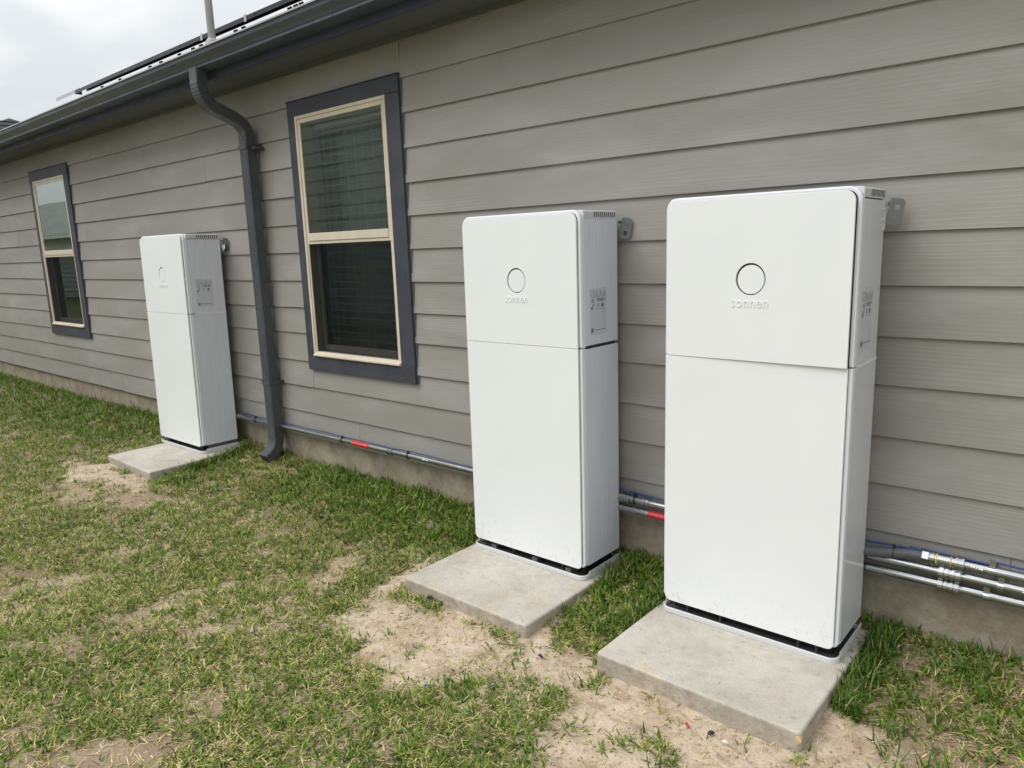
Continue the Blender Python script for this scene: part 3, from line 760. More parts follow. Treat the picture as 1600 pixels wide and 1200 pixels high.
    br.location = (h+.024, CD+.026, 1.448); br.rotation_euler = (0, R(9), R(16))
    obj('bracket_arm', B(h-.03, h+.006, CD-.002, CD+.028, 1.468, 1.480), GALV, t)
    return t
PLGREY2 = Mat('cap_plastic', (.60, .61, .63), .38).m
LETT = Mat('raised_lettering_white', (.80, .815, .82), .4).m
c2 = build_cabinet((-2.065, -.332, .106), (R(-.19), R(.03), R(.07)), 'middle white battery cabinet, its right side split by an open black seam')
def place(src, loc, rot, label):
    c = copy_tree(src); c.location = loc; c.rotation_euler = rot; c['label'] = label; return c
c3 = place(c2, (-1.009, -.362, .117), (R(-.27), R(.08), R(.76)), 'nearest white battery cabinet, its upper cover standing ajar along the right edge')
c1 = place(c2, (-5.433, -.356, .134), (R(-.95), R(.04), R(.75)), 'farthest white battery cabinet, standing alone left of the downspout')
def kid(t, n): return [o for o in t.children if o.name.split('.')[0] == n][0]
# nearest: cover swung slightly out about its left edge
uc = kid(c3, 'upper_cover'); a_ = R(-1.0); px_ = -CW/2+.013
uc.matrix_local = Matrix.Translation((px_, -.007, 0)) @ Matrix.Rotation(a_, 4, 'Z') @ Matrix.Translation((-px_, 0, 0))
for n in ('upper_shell', 'lower_shell'):
    o = kid(c3, n); o.data = o.data.copy(); o.data.materials.clear(); o.data.materials.append(FILM)
# middle: gap between the shells on the side
o = kid(c2, 'upper_shell'); o.location.z += .004; kid(c2, 'lower_shell').scale.z = .996
for t_, zz in ((c3, .965), (c1, .965)):
    bm = bmesh.new(); box(bm, CW/2-.0025, CW/2-.0005, .045, CD-.001, zz-.006, zz+.004); obj('seam_tape', bm, FRAMEW, t_)
# white tape clip near the bracket of the nearest cabinet
bm = bmesh.new(); box(bm, CW/2-.0022, CW/2-.0004, CD-.006, CD+.001, 1.392, 1.462)
for z in (1.394, 1.424, 1.456): box(bm, CW/2-.0022, CW/2-.0004, CD-.032, CD-.0061, z-.0022, z+.0028)
obj('tape_strip', bm, WHITEP, c3)
# farthest: screwed grey flange under the side panel
bm = B(CW/2-.012, CW/2-.004, .05, CD-.004, -.026, .007); obj('side_flange', bm, DGREY, c1)
for y in (.075, .14, .20, .26): obj('screw_head', B(CW/2-.004, CW/2-.0015, y-.004, y+.004, -.006, .002), GALV, c1)
for x_ in (-.20, .05, .24):
    bm = bmesh.new(); box(bm, x_-.014, x_+.014, -.004, .020, -.034, -.014); obj('tray_clip', bm, ZIPB if 'ZIPB' in globals() else DGREY, c2)
# crumpled film scrap by the far and the near bracket
for t_ in (c1,):
    bm = bmesh.new(); q = [(0, 0, 0), (.03, .01, .012), (.045, .0, -.02), (.02, -.012, -.045), (.005, .006, -.03)]
    v = [bm.verts.new(Vector(p)+Vector((CW/2-.004, CD+.012, 1.44))) for p in q]
    for f in ((0, 1, 4), (1, 2, 4), (2, 3, 4)): bm.faces.new([v[i] for i in f])
    obj('film_scrap', bm, FRAMEW, t_)

# ------------------------------------------------------------------ concrete pads
pad_objs = []; CHIPM = Mat('exposed_aggregate', (.56, .42, .26), .95).m
def pad(x0, x1, y0, y1, top, thick, label):
    bm = bmesh.new(); nx, ny = 30, 30
    me = plate('concrete_pad', [rrect(x0, x1, y0, y1, .012, .012, .015, .015)], thick, .010, upright=False)
    o = obj('concrete_pad', me, PAD); o.location = (0, 0, top-thick)
    for p in me.polygons: p.use_smooth = False
    co = np.empty(len(me.vertices)*3, np.float32); me.vertices.foreach_get('co', co); co = co.reshape(-1, 3)
    co[:, 2] += (vnoise(co[:, 0], co[:, 1], 9, 21)-.5)*.004
    co[:, 0] += (vnoise(co[:, 1], co[:, 2], 11, 22)-.5)*.006; co[:, 1] += (vnoise(co[:, 0], co[:, 2], 11, 23)-.5)*.006
    me.vertices.foreach_set('co', co.ravel()); me.update()
    return tag(o, label, 'concrete pad', 'concrete pads under the cabinets')
PADS = [(-1.371, -.648, -.785, -.060, .0665, .10, 'nearest concrete pad, with a tan chip at its front right corner'),
        (-2.412, -1.700, -.778, -.070, .0555, .10, 'concrete pad of the middle cabinet, beside a large patch of bare sand'),
        (-5.700, -4.985, -.790, -.040, .0835, .11, 'farthest concrete pad, half sunk in grass left of the downspout foot')]
for p in PADS: po_ = pad(*p); pad_objs.append(po_)
bm = bmesh.new()
cn = Vector((.7071, -.7071, 0)); cu_ = Vector((.7071, .7071, 0)); cc_ = Vector((-.6525, -.7805, .040)) - Vector((0, 0, pad_objs[0].location.z)) + cn*.0035
ring_ = [(-.013, .012), (-.004, .017), (.009, .013), (.012, .0), (.004, -.020), (-.007, -.014), (-.012, -.002)]
v = [bm.verts.new(cc_ + cu_*a + Vector((0, 0, b)) + cn*(.0005-.010*abs(a)/.013)) for a, b in ring_]; cv = bm.verts.new(cc_ + cn*.0075)
for k in range(7): bm.faces.new((v[k], v[(k+1) % 7], cv))
obj('corner_chip', bm, CHIPM, pad_objs[0])

# ------------------------------------------------------------------ conduits
CY_ = -.046; PR = .0160
def coupling(parent, x0, x1, y, z, r=PR):
    bm = bmesh.new(); L = x1-x0
    xs_ = [0, .05, .051, .24, .25, .30, .31, .44, .45, .55, .56, .69, .70, .75, .76, .949, .95, 1]
    rs = [1.25, 1.25, 1.58, 1.58, 1.28, 1.28, 1.46, 1.46, 1.32, 1.32, 1.46, 1.46, 1.28, 1.28, 1.58, 1.58, 1.25, 1.25]
    sweep(bm, [(x0+L*a, y, z) for a in xs_], lambda i: circ(r*rs[i], 18)); obj('coupling', bm, GALV, parent)
def strap_c(parent, x, y, z, zw=.02):
    bm = bmesh.new()
    sweep(bm, [(x-.009, y, z), (x+.009, y, z)], circ(PR*1.12, 16)); box(bm, x-.009, x+.009, y+.012, y+.05, z+.012, z+.015)
    box(bm, x-.009, x+.009, y-.006, y+.010, z+.0145, z+.034); obj('strap', bm, GALV, parent)
def zip_(parent, x, y, z, r=PR+.003):
    bm = bmesh.new(); sweep(bm, [(x-.002, y, z), (x+.002, y, z)], circ(r*1.08, 16)); box(bm, x-.004, x+.004, y-.010, y+.0, z+r, z+r+.012); obj('zip_tie', bm, ZIP, parent)
def red_label(parent, x0, x1, y, z, s):
    bm = bmesh.new(); n = 9; r = PR+.0009
    A = [R(90-12+(k*150/n)) for k in range(n+1)]
    vv = [[bm.verts.new((x, y+r*math.cos(a), z+r*math.sin(a))) for a in A] for x in (x0, x1)]
    for k in range(n): bm.faces.new((vv[0][k], vv[0][k+1], vv[1][k+1], vv[1][k]))
    lb = obj('warning_label', bm, RED, parent)
    me = text_mesh(s, .0115, .0004)
    co = np.empty(len(me.vertices)*3, np.float32); me.vertices.foreach_get('co', co); co = co.reshape(-1, 3)
    wd = co[:, 0].max()-co[:, 0].min(); co[:, 0] *= min(1, (x1-x0)*.93/wd); hh = co[:, 2].copy()
    rr = r+.0006; a = R(158) - hh/rr      # wrap round the tube, facing out and up
    co[:, 1] = y + rr*np.cos(a); co[:, 2] = z + rr*np.sin(a); co[:, 0] += (x0+x1)/2
    me.vertices.foreach_set('co', co.ravel()); me.update(); obj('lettering', me, WHITEP, lb)
def whiteprint(parent, x0, x1, y, z):
    bm = bmesh.new(); r = PR+.0008
    n = 5
    for k in range(n):
        xa = x0+(x1-x0)*k/n; xb = xa+(x1-x0)*rnd.uniform(.45, .9)/n
        A = [R(150+rnd.uniform(-8, 4)), R(172+rnd.uniform(-6, 8))]
        v = [bm.verts.new((x, y+r*math.cos(a), z+r*math.sin(a))) for x, a in ((xa, A[0]), (xb, A[0]), (xb, A[1]), (xa, A[1]))]; bm.faces.new(v)
    obj('print_mark', bm, WHITEP, parent)
def tex_tube(pts, r): 
    bm = bmesh.new(); tube(bm, pts, r, 18); return bm
def connector(parent, x0, y, z, gold=True):
    bm = bmesh.new(); sweep(bm, [(x0+a, y, z) for a in (0, .012)], circ(PR*1.30, 8)); obj('locknut', bm, GOLD if gold else GALV, parent)
    bm = bmesh.new(); sweep(bm, [(x0+a, y, z) for a in (.0125, .020, .0205, .036, .0365, .052, .0525, .062)], lambda i: circ(PR*(1.25, 1.25, 1.5, 1.5, 1.3, 1.3, 1.45, 1.45)[i], 14)); obj('connector', bm, GALV, parent)

cA = thing('conduit', 'lowest steel conduit, running along the foundation from the farthest cabinet past all three', 'conduit', (0, 0, 0), 'steel conduits along the foot of the wall')
zA = -1.012+GZ
obj('tube', tex_tube([(-5.06, CY_, zA), (-3.0, CY_, zA+.004), (-1.5, CY_, zA), (1.2, CY_, zA-.008)], PR), GALV, cA)
connector(cA, -5.115, CY_, zA); coupling(cA, -4.70, -4.62, CY_, zA+.001); coupling(cA, -3.372, -3.326, CY_, zA+.003, PR*.86)
zip_(cA, -3.818, CY_, zA+.002); zip_(cA, -3.185, CY_, zA+.003); zip_(cA, -4.86, CY_, zA)
red_label(cA, -3.715, -3.545, CY_, zA+.0026, 'PHOTOVOLTAIC POWER SOURCE')
red_label(cA, -1.585, -1.425, CY_, zA+.0002, 'PHOTOVOLTAIC POWER SOURCE')
whiteprint(cA, -3.055, -3.005, CY_, zA+.004)
coupling(cA, -.455, -.387, CY_, zA-.004); strap_c(cA, -.312, CY_, zA-.005)
cB = thing('conduit', 'steel conduit leaving the middle cabinet by a brass locknut, between two others', 'conduit', (0, 0, 0), 'steel conduits along the foot of the wall')
zB = -.961+GZ
obj('tube', tex_tube([(-1.70, CY_, zB), (-1.2, CY_, zB-.003), (-.5, CY_, zB-.008), (1.2, CY_, zB-.013)], PR), GALV, cB)
connector(cB, -1.742, CY_, zB); zip_(cB, -1.655, CY_, zB); bm = bmesh.new(); sweep(bm, [(-1.612+a, CY_, zB) for a in (0, .010, .0105, .018, .0185, .03)], lambda i: circ(PR*(1.3, 1.3, 1.12, 1.12, 1.3, 1.3)[i], 16)); obj('coupling', bm, GALV, cB)
coupling(cB, -.455, -.385, CY_, zB-.009); strap_c(cB, -.275, CY_, zB-.0105); whiteprint(cB, -.215, -.17, CY_, zB-.011)
cC = thing('conduit', 'top conduit, grey flexible hose from the nearest cabinet joined to steel pipe', 'conduit', (0, 0, 0), 'steel conduits along the foot of the wall')
zC = -.926+GZ
obj('flexible_hose', tex_tube([(-.72, CY_-.03, zC-.020), (-.66, CY_-.018, zC-.018), (-.60, CY_-.008, zC-.010), (-.55, CY_-.002, zC-.002), (-.503, CY_, zC)], .0195), LIQ, cC)
zip_(cC, -.595, CY_-.007, zC-.009, .0195)
bm = bmesh.new(); sweep(bm, [(-.508, CY_, zC), (-.484, CY_, zC)], circ(.0255, 6)); obj('hex_nut', bm, GALV, cC, bevel=.002)
bm = bmesh.new(); sweep(bm, [(-.4835+a, CY_, zC) for a in (0, .008, .0085, .014, .0145, .076)], lambda i: circ((.0215, .0215, .0235, .0235, .0195, .0195)[i], 18)); obj('adapter', bm, GALV, cC)
for xx, mm in ((-.464, YEL), (-.421, ORG)):
    bm = bmesh.new(); sweep(bm, [(xx, CY_, zC), (xx+.003, CY_, zC)], circ(.0215, 18)); obj('seal_ring', bm, mm, cC)
coupling(cC, -.4065, -.380, CY_, zC, PR*1.1)
obj('tube', tex_tube([(-.40, CY_, zC), (1.2, CY_, zC-.004)], PR), GALV, cC)
strap_c(cC, -.303, CY_, zC); whiteprint(cC, -.362, -.325, CY_, zC)

def wig(x0, x1, z0, z1, y, n, amp, seed):
    r = random.Random(seed); P = []
    for k in range(n+1):
        t = k/n; P.append((x0+(x1-x0)*t, y+r.uniform(-amp, amp)*.4, z0+(z1-z0)*t+r.uniform(-amp, amp)))
    Q = []
    for i in range(len(P)-1):
        p0, p1, p2, p3 = [Vector(P[max(0, min(len(P)-1, i+d))]) for d in (-1, 0, 1, 2)]
        for s in range(6):
            t = s/6; Q.append(.5*((2*p1)+(p2-p0)*t+(2*p0-5*p1+4*p2-p3)*t*t+(3*p1-p0-3*p2+p3)*t*t*t))
    Q.append(Vector(P[-1])); return Q
bm = bmesh.new(); tube(bm, wig(-5.06, -3.42, zA+.022, zA+.020, -.03, 12, .003, 1), .0033, 8)
tube(bm, wig(-3.42, -3.20, zA+.020, zA+.026, -.035, 3, .002, 2) + wig(-3.19, -2.2, zA+.026, zA+.008, -.03, 5, .003, 3), .0033, 8)
tag(obj('blue_cable', bm, BLUE, smooth=True), 'thin blue cable lying on the lowest conduit left of the middle cabinet', 'cable', 'blue cables along the conduits')
bm = bmesh.new(); tube(bm, wig(-1.78, -1.66, zB+.036, zB+.020, -.04, 2, .002, 4) + wig(-1.65, -1.3, zB+.020, zB+.018, -.035, 4, .003, 5), .0036, 8)
tube(bm, wig(-1.70, -1.3, zB+.028, zB+.017, -.03, 4, .002, 15), .0033, 8)
tag(obj('blue_cable', bm, BLUE, smooth=True), 'thin blue cable on the conduit between the middle and nearest cabinets', 'cable', 'blue cables along the conduits')
bm = bmesh.new(); tube(bm, wig(-.72, -.52, zC+.012, zC+.018, -.05, 4, .003, 6) + wig(-.51, -.30, zC+.026, zC+.020, -.045, 4, .002, 7) + wig(-.29, .5, zC+.022, zC+.006, -.03, 6, .003, 8), .0036, 8)
tube(bm, wig(-.55, -.30, zC+.021, zC+.016, -.04, 4, .002, 16), .0033, 8)
tag(obj('blue_cable', bm, BLUE, smooth=True), 'thin blue cable tied over the top conduit right of the nearest cabinet', 'cable', 'blue cables along the conduits')

# ------------------------------------------------------------------ grass
def blades(name, P, az, L, Wd, tilt, bend, col, mat, segs=3, zoff=0.0):
    n = len(P)
    d = np.stack([np.cos(az), np.sin(az)], 1); s = np.stack([-d[:, 1], d[:, 0]], 1)
    vs = []; cur = P.copy(); ang = tilt.copy()
    wf = {3: [1.0, .95, .62, 0], 2: [.9, .8, 0]}[segs]
    for k in range(segs+1):
        if k < segs:
            off = s*(Wd*wf[k]*.5)[:, None]
            vs.append(cur + np.c_[off, np.zeros(n)]); vs.append(cur - np.c_[off, np.zeros(n)])
        else: vs.append(cur.copy())
        step = L/segs
        cur = cur + np.c_[d*(np.sin(ang)*step)[:, None], np.cos(ang)*step]; ang = ang + bend/segs
    V = np.stack(vs, 1); nv = V.shape[1]
    base = (np.arange(n)*nv)[:, None]
    quads = [base + np.array([[2*k, 2*k+1, 2*k+3, 2*k+2]]) for k in range(segs-1)]
    tri = base + np.array([[2*segs-2, 2*segs-1, 2*segs]])
    loops = np.concatenate(quads+[tri], 1)            # per blade
    lens = [4]*(segs-1)+[3]; starts = np.cumsum([0]+lens[:-1])
    me = bpy.data.meshes.new(name)
    me.vertices.add(n*nv); me.vertices.foreach_set('co', V.reshape(-1).astype(np.float32))
    me.loops.add(loops.size); me.loops.foreach_set('vertex_index', loops.reshape(-1).astype(np.int32))
    ls = (np.arange(n)*loops.shape[1])[:, None] + starts[None]
    me.polygons.add(ls.size); me.polygons.foreach_set('loop_start', ls.reshape(-1).astype(np.int32)); me.polygons.foreach_set('use_smooth', np.ones(ls.size, bool))
    me.update()
    at = me.attributes.new('tone', 'FLOAT_COLOR', 'POINT')
    cc = np.repeat(np.c_[col, np.ones(n)], nv, 0); at.data.foreach_set('color', cc.reshape(-1).astype(np.float32))
    return obj(name, me, mat, kind='stuff')
rs = np.random.RandomState(11)
def inpads(x, y, g=.0):
    m = np.zeros(len(x), bool)
    for p in PADS: m |= (x > p[0]-g) & (x < p[1]+g) & (y > p[2]-g) & (y < p[3]+g)
    return m
cxy = np.array([0, -2.756])
def candidates(n):
    # denser close to the camera, only where the lawn can be seen (plus a margin)
    u = rs.rand(n); dist = 1.0 + 12.5*u**1.5
    a = R(-90-30) + rs.rand(n)*R(150)   # heading
    x = rs.uniform(-13, 1.3, n); y = -rs.rand(n)**1.15*4.2
    d = np.hypot(x-cxy[0], y-cxy[1]); keep = rs.rand(n) < np.clip(3.4/np.maximum(d, .8), .30, 1.0)
    # view wedge with margin
    az = np.degrees(np.arctan2(x-cxy[0], y-cxy[1])); keep &= (az < 8) & (az > -100)
    keep &= y < .015
    return x[keep], y[keep]
def lush(x, y):
    m = sstep(-1.0, -.35, y)*sstep(-5.9, -6.5, x)
    m = np.maximum(m, sstep(-.75, -.25, y)*sstep(-4.4, -4.0, x)*sstep(-2.3, -2.5, x))
    m = np.maximum(m, sstep(-1.69, -1.66, x)*sstep(-1.36, -1.39, x)*sstep(-.70, -.45, y)*1.1)
    m = np.maximum(m, sstep(-.66, -.60, x)*sstep(-.62, -.40, y)*.55*sstep(.36, .52, fbm(x, y, 6, 160, 3)))
    m = np.maximum(m, sstep(-.50, -.40, x)*sstep(-1.0, -.8, y)*.5*sstep(.40, .56, fbm(x, y, 5, 161, 3)))
    m = np.maximum(m, ell(x, y, -4.85, -.45, .22, .35)*.9)
    return np.clip(m, 0, 1)
def cover(x, y):
    c = sstep(.27, .52, fbm(x, y, 3.2, 80, 4))*.62 + .38*sstep(.34, .62, fbm(x, y, 11, 85, 3))
    c = c*(1-.8*sstep(-.75, -.6, x)*sstep(.56, .42, fbm(x, y, 5, 161, 3)))
    c = np.maximum(c, lush(x, y))
    c = c*(1-.985*sandmask(x, y)*(1-.9*lush(x, y)))
    isl = np.maximum(ell(x, y, -1.62, -1.17, .18, .10, 20), np.maximum(ell(x, y, -1.42, -1.0, .10, .07), ell(x, y, -1.33, -.86, .05, .05)))
    isl = isl*sstep(.35, .5, fbm(x, y, 12, 91, 3))
    return np.clip(np.maximum(c, isl*.8), 0, 1)
def tufts():
    x, y = candidates(300000)
    c = cover(x, y); lu = lush(x, y)
    keep = (rs.rand(len(x)) < np.clip(c*1.25, 0, 1)*(.66-.30*lu)*(1-.45*sstep(-.72, -.5, x))) & ~inpads(x, y, .004)
    x, y, lu = x[keep], y[keep], lu[keep]
    nb = rs.randint(3, 7, len(x)); i = np.repeat(np.arange(len(x)), nb); n = len(i)
    sp = rs.normal(0, .011, (n, 2))
    bx, by = x[i]+sp[:, 0], y[i]+sp[:, 1]; ok = ~inpads(bx, by, -.002) & (by < .016); i, bx, by = i[ok], bx[ok], by[ok]; n = len(i)
    l = lu[i]; P = np.c_[bx, by, gh(bx, by)-.004]
    big = rs.rand(len(x))[i]
    L = (.022+.026*rs.rand(n)+.012*big)*(1+.50*l); Wd = (.0038+.0036*rs.rand(n))*(1+.60*l)
    az = rs.rand(n)*6.283; tilt = R(22)+rs.rand(n)*R(62); bend = rs.rand(n)*R(60)
    hue = fbm(bx, by, 1.7, 120, 3)[:, None]; r1 = rs.rand(n)[:, None]; k = rs.rand(len(x))[i][:, None]
    dark = np.array([[.046, .120, .009]]); mid = np.array([[.192, .305, .028]]); yel = np.array([[.53, .52, .125]])
    col = dark*(1-r1)+mid*r1
    ymix = np.clip((k-.50)*1.3, 0, 1)*(1-.75*l[:, None])*np.clip(.4+hue, 0, 1); col = col*(1-ymix)+yel*ymix
    blades('grass', P, az, L, Wd, tilt, bend, col*(.55+.75*rs.rand(n)[:, None]), blade_mat('grass_blade', .30, .5))
    return n
def straw():
    x, y = candidates(620000)
    c = cover(x, y); sm = sandmask(x, y); lu = lush(x, y)
    dry = .50+.50*sstep(.33, .60, fbm(x, y, 1.9, 140, 3))
    keep = (rs.rand(len(x)) < np.clip((.34+.62*c)*dry*(1-.93*sm)*(1-.30*lu)+.085*sm, 0, 1)) & (~inpads(x, y, .004))
    x, y = x[keep], y[keep]; n = len(x)
    P = np.c_[x, y, gh(x, y)+.001+.012*rs.rand(n)*c[keep]]
    L = .018+.034*rs.rand(n)**1.3; Wd = .0018+.0021*rs.rand(n)
    tilt = R(64)+rs.rand(n)*R(26); bend = (rs.rand(n)-.3)*R(50); az = rs.rand(n)*6.283
    r1 = rs.rand(n)[:, None]; a = np.array([[.84, .72, .38]]); b = np.array([[.46, .35, .17]]); g = np.array([[.45, .50, .10]])
    col = a*(1-r1)+b*r1; gm = (rs.rand(n)[:, None] < .28)*.7; col = col*(1-gm)+g*gm
    k = 150; ip = rs.randint(0, 3, k); q_ = np.array([p_[:5] for p_ in PADS])[ip]      # bits of straw blown onto the pads
    ex = q_[:, 0]+.03+(q_[:, 1]-q_[:, 0]-.06)*rs.rand(k); ey = q_[:, 2]+.02+.40*rs.rand(k)**1.5
    P = np.r_[P, np.c_[ex, ey, q_[:, 4]+.0035]]; L = np.r_[L, .006+.022*rs.rand(k)**2]; Wd = np.r_[Wd, .001+.001*rs.rand(k)]
    tilt = np.r_[tilt, np.full(k, R(90))]; bend = np.r_[bend, np.zeros(k)]; az = np.r_[az, rs.rand(k)*6.283]
    col = np.r_[col, np.array([[.30, .21, .12]])*(.5+rs.rand(k)[:, None])]; n = len(P)
    blades('dry_grass', P, az, L, Wd, tilt, bend, col*(.6+.6*rs.rand(n)[:, None]), blade_mat('dry_blade', .15, .7), segs=2)
    return n
def fringe():
    # longer blades leaning over pad edges and growing along the foundation
    xs_, ys_ = [], []
    n1 = 1900; x = rs.uniform(-12.5, 1.0, n1); y = -rs.rand(n1)**2*.14-.002; xs_.append(x); ys_.append(y)
    for (x0, x1, y0, y1, m) in ((-.640, -.56, -.60, -.06, 420), (-1.69, -1.62, -.66, -.08, 420), (-1.43, -1.375, -.62, -.06, 420), (-4.98, -4.90, -.72, -.05, 500), (-5.78, -5.70, -.5, -.05, 200), (-2.5, -2.42, -.45, -.05, 240), (-.5, .6, -.75, -.1, 420)):
        xs_.append(rs.uniform(x0, x1, m)); ys_.append(rs.uniform(y0, y1, m))
    x = np.concatenate(xs_); y = np.concatenate(ys_)
    k = (fbm(x, y, 5, 150, 3) > .44) & ~inpads(x, y, .003); x, y = x[k], y[k]
    nb = rs.randint(2, 6, len(x)); i = np.repeat(np.arange(len(x)), nb); n = len(i)
    bx = x[i]+rs.normal(0, .008, n); by = np.minimum(y[i]+rs.normal(0, .008, n), .012)
    P = np.c_[bx, by, gh(bx, by)-.004]
    L = .035+.055*rs.rand(n)**1.6; Wd = .0040+.0036*rs.rand(n); az = rs.rand(n)*6.283; tilt = R(8)+rs.rand(n)*R(55); bend = rs.rand(n)*R(70)
    r1 = rs.rand(n)[:, None]; col = np.array([[.042, .100, .012]])*(1-r1)+np.array([[.140, .245, .028]])*r1
    dr = (rs.rand(n)[:, None] < .12); col = np.where(dr, np.array([[.42, .36, .17]]), col)
    blades('tall_grass', P, az, L, Wd, tilt, bend, col, blade_mat('tall_blade', .30, .45))
    return n
print('grass', tufts(), 'straw', straw(), 'fringe', fringe())

# soil crumbs: small real clods on the bare sand
def crumbs():
    n = 13000
    x = rs.uniform(-6.2, .4, n*6); y = rs.uniform(-1.9, -.05, n*6); sm = sandmask(x, y)
    k = (rs.rand(len(x)) < .15+.6*sm) & ~inpads(x, y, .004); x, y = x[k][:n], y[k][:n]; n = len(x)
    r = .0010+.0050*rs.rand(n)**5
    ico = np.array([(0, 0, 1), (.9, 0, .1), (.28, .86, .1), (-.73, .53, .1), (-.73, -.53, .1), (.28, -.86, .1), (0, 0, -.6)])
    V = ico[None]*r[:, None, None]*(1+.5*(rs.rand(n, 7, 1)-.5))*np.array([1, 1, .7]); V = V + np.stack([x, y, gh(x, y)+.002+sm[k][:n]*.004], 1)[:, None]
    F = np.array([(0,1,2),(0,2,3),(0,3,4),(0,4,5),(0,5,1),(6,2,1),(6,3,2),(6,4,3),(6,5,4),(6,1,5)])
    f = (np.arange(n)*7)[:, None, None]+F[None]
    me = bpy.data.meshes.new('soil_crumbs'); me.vertices.add(n*7); me.vertices.foreach_set('co', V.reshape(-1).astype(np.float32))
    me.loops.add(f.size); me.loops.foreach_set('vertex_index', f.reshape(-1).astype(np.int32)); me.polygons.add(n*10); me.polygons.foreach_set('loop_start', np.arange(0, f.size, 3, dtype=np.int32)); me.update()
    m = Mat('crumb', rough=.95, spec=.1); m.color(m.ramp(m.noise(m.coord((1, 1, 1), world=True), 30, 3), (.35, (.34, .26, .165)), (.65, (.58, .46, .31))))
    obj('soil_crumbs', me, m.m, kind='stuff')
crumbs()

# litter on the sand
def scrap(name, x, y, l, w_, h, ang, mat, label, cat='scrap'):
    bm = bmesh.new()
    sweep(bm, [(-l/2, 0, 0), (-l/4, .0012, h*.4), (l/5, -.001, h*.5), (l/2, 0, h*.2)], [(-w_/2, -h/2), (w_/2, -h/2), (w_*.4, h/2), (-w_*.4, h/2)])
    o = obj(name, bm, mat); o.location = (x, y, float(gh(x, y))+h*.9+.006); o.rotation_euler = (0, 0, R(ang)); tag(o, label, cat)
BLUE2 = Mat('blue_plastic', (.10, .16, .42), .5).m; REDP = Mat('red_plastic', (.55, .03, .02), .5).m; CHIP = Mat('dark_chip', (.03, .028, .03), .8).m; WCH = Mat('white_chip', (.7, .68, .62), .8).m
scrap('plastic_scrap', -.968, -.870, .021, .007, .005, -35, REDP, 'small red plastic scrap on the sand in front of the nearest pad')
scrap('bark_chip', -.888, -.869, .016, .012, .008, 70, CHIP, 'dark chip on the sand just right of the red scrap')
scrap('stone_chip', -.838, -.879, .014, .009, .007, 10, WCH, 'pale stone chip on the sand near the front corner of the nearest pad', 'stone')
scrap('wire_scrap', -1.669, -.632, .022, .005, .005, 0, BLUE2, 'blue wire scrap beside the right edge of the middle pad')
scrap('wire_scrap', -1.776, -1.232, .018, .006, .005, 40, BLUE2, 'blue wire scrap lying among grass in front of the sand patch')
scrap('bark_chip', -2.232, -.792, .020, .012, .010, 20, CHIP, 'dark chip against the front edge of the middle pad')
scrap('bark_chip', -1.575, -.845, .024, .008, .006, -20, CHIP, 'dark chip on the sand between the middle and nearest pads')

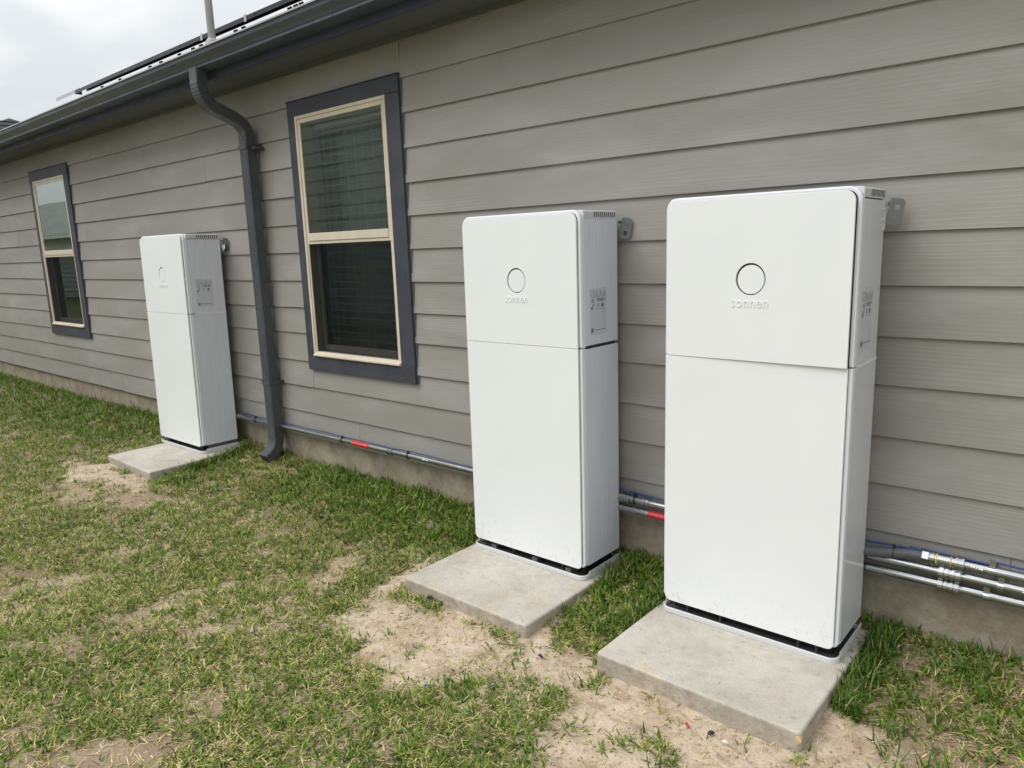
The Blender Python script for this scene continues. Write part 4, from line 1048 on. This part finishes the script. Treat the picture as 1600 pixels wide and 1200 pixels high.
# ------------------------------------------------------------------ other houses
def sided_house(name, label, x0, x1, yf, depth, eave, ridge, group=None, gable=False, e=.19):
    """house whose front faces +y at yf (its back wall towards -y)"""
    t = thing(name, label, 'house', ((x0+x1)/2, yf, 0), group)
    cx = (x0+x1)/2
    bm = bmesh.new()
    if not gable:
        box(bm, x0-cx, x1-cx, -depth, -.03, -.2, eave)
    else:
        prism = [(x0-cx, -.2), (x1-cx, -.2), (x1-cx, eave), (0, ridge), (x0-cx, eave)]
        a = [bm.verts.new((x, -.03, z)) for x, z in prism]; b = [bm.verts.new((x, -depth, z)) for x, z in prism]
        for i in range(5): bm.faces.new((a[i], a[(i+1) % 5], b[(i+1) % 5], b[i]))
        bm.faces.new(a); bm.faces.new(b[::-1])
    obj('wall', bm, NSID, t)
    bm = bmesh.new(); z = .25; top = ridge-.05 if gable else eave-.1
    while z < top:
        xa, xb = x0-cx, x1-cx
        if gable and z > eave: k = (ridge-z)/(ridge-eave); xa *= k; xb *= k
        prism_x(bm, [(.012, z), (-.029, z), (-.029, z+e), (-.015, z+e)], xa, xb); z += e
    obj('siding_courses', bm, NSID, t, kind='stuff')
    bm = bmesh.new()
    if not gable:
        prism_x(bm, [(.4, eave-.02), (-depth/2, ridge), (-depth-.4, eave-.02), (-depth-.4, eave-.14), (-depth/2, ridge-.14), (.4, eave-.14)], x0-cx-.4, x1-cx+.4)
    else:
        L = [(x0-cx-.4, eave-.26), (0, ridge+.1), (x1-cx+.4, eave-.26), (x1-cx+.4, eave-.40), (0, ridge-.04), (x0-cx-.4, eave-.40)]
        a = [bm.verts.new((x, .3, z)) for x, z in L]; b = [bm.verts.new((x, -depth-.3, z)) for x, z in L]
        for i in range(6): bm.faces.new((a[i], a[(i+1) % 6], b[(i+1) % 6], b[i]))
        bm.faces.new((a[0], a[1], a[4], a[5])); bm.faces.new((a[1], a[2], a[3], a[4])); bm.faces.new((b[0], b[5], b[4], b[1])); bm.faces.new((b[1], b[4], b[3], b[2]))
    obj('roof', bm, NROOF, t)
    if not gable: obj('gutter', B(x0-cx-.4, x1-cx+.4, .4, .52, eave-.16, eave-.05), NWHITE, t)
    return t
nA = sided_house('neighbour_house', 'low house with a pale gutter reflected in the upper pane of the far window', -62, -21, -8.5, 11, 2.55, 5.0)
nB = sided_house('neighbour_house', 'grey gabled house whose siding lines reflect in the nearer window', -19, -5.5, -6.5, 9, 2.7, 6.2, gable=True, e=.27)
# hipped roof showing over the far end of the gutter
fh = thing('far_house', 'distant house, only its dark hipped roof corner showing above the far gutter end', 'house', (-24, 4.29, 0))
obj('wall', B(-11.2, 5.2, -5.2, 5.2, -.2, 2.75), NSID, fh)
bm = bmesh.new(); AZ = 4.05+GZ
c = [(-11.8, -5.9, 2.7), (5.9, -5.9, 2.7), (5.9, 5.9, 2.7), (-11.8, 5.9, 2.7), (-6.0, 0, AZ), (0, 0, AZ)]
v = [bm.verts.new(p) for p in c]
for f in ((0, 1, 5, 4), (1, 2, 5), (2, 3, 4, 5), (3, 0, 4), (0, 3, 2, 1)): bm.faces.new([v[i] for i in f])
DSH = Mat('dark_shingle', (.03, .031, .038), .9).m
obj('roof', bm, DSH, fh)
bm = bmesh.new()
for k in range(1, 17):      # raised shingle courses on the end slope
    t_ = k/17; zz = 2.7+(AZ-2.7)*t_; yy = 5.9*(1-t_); xx = 5.9*(1-t_)
    box(bm, xx-.02, xx+.03, -yy, yy, zz-.01, zz+.02)
obj('shingle_course', bm, DSH, fh, kind='stuff')
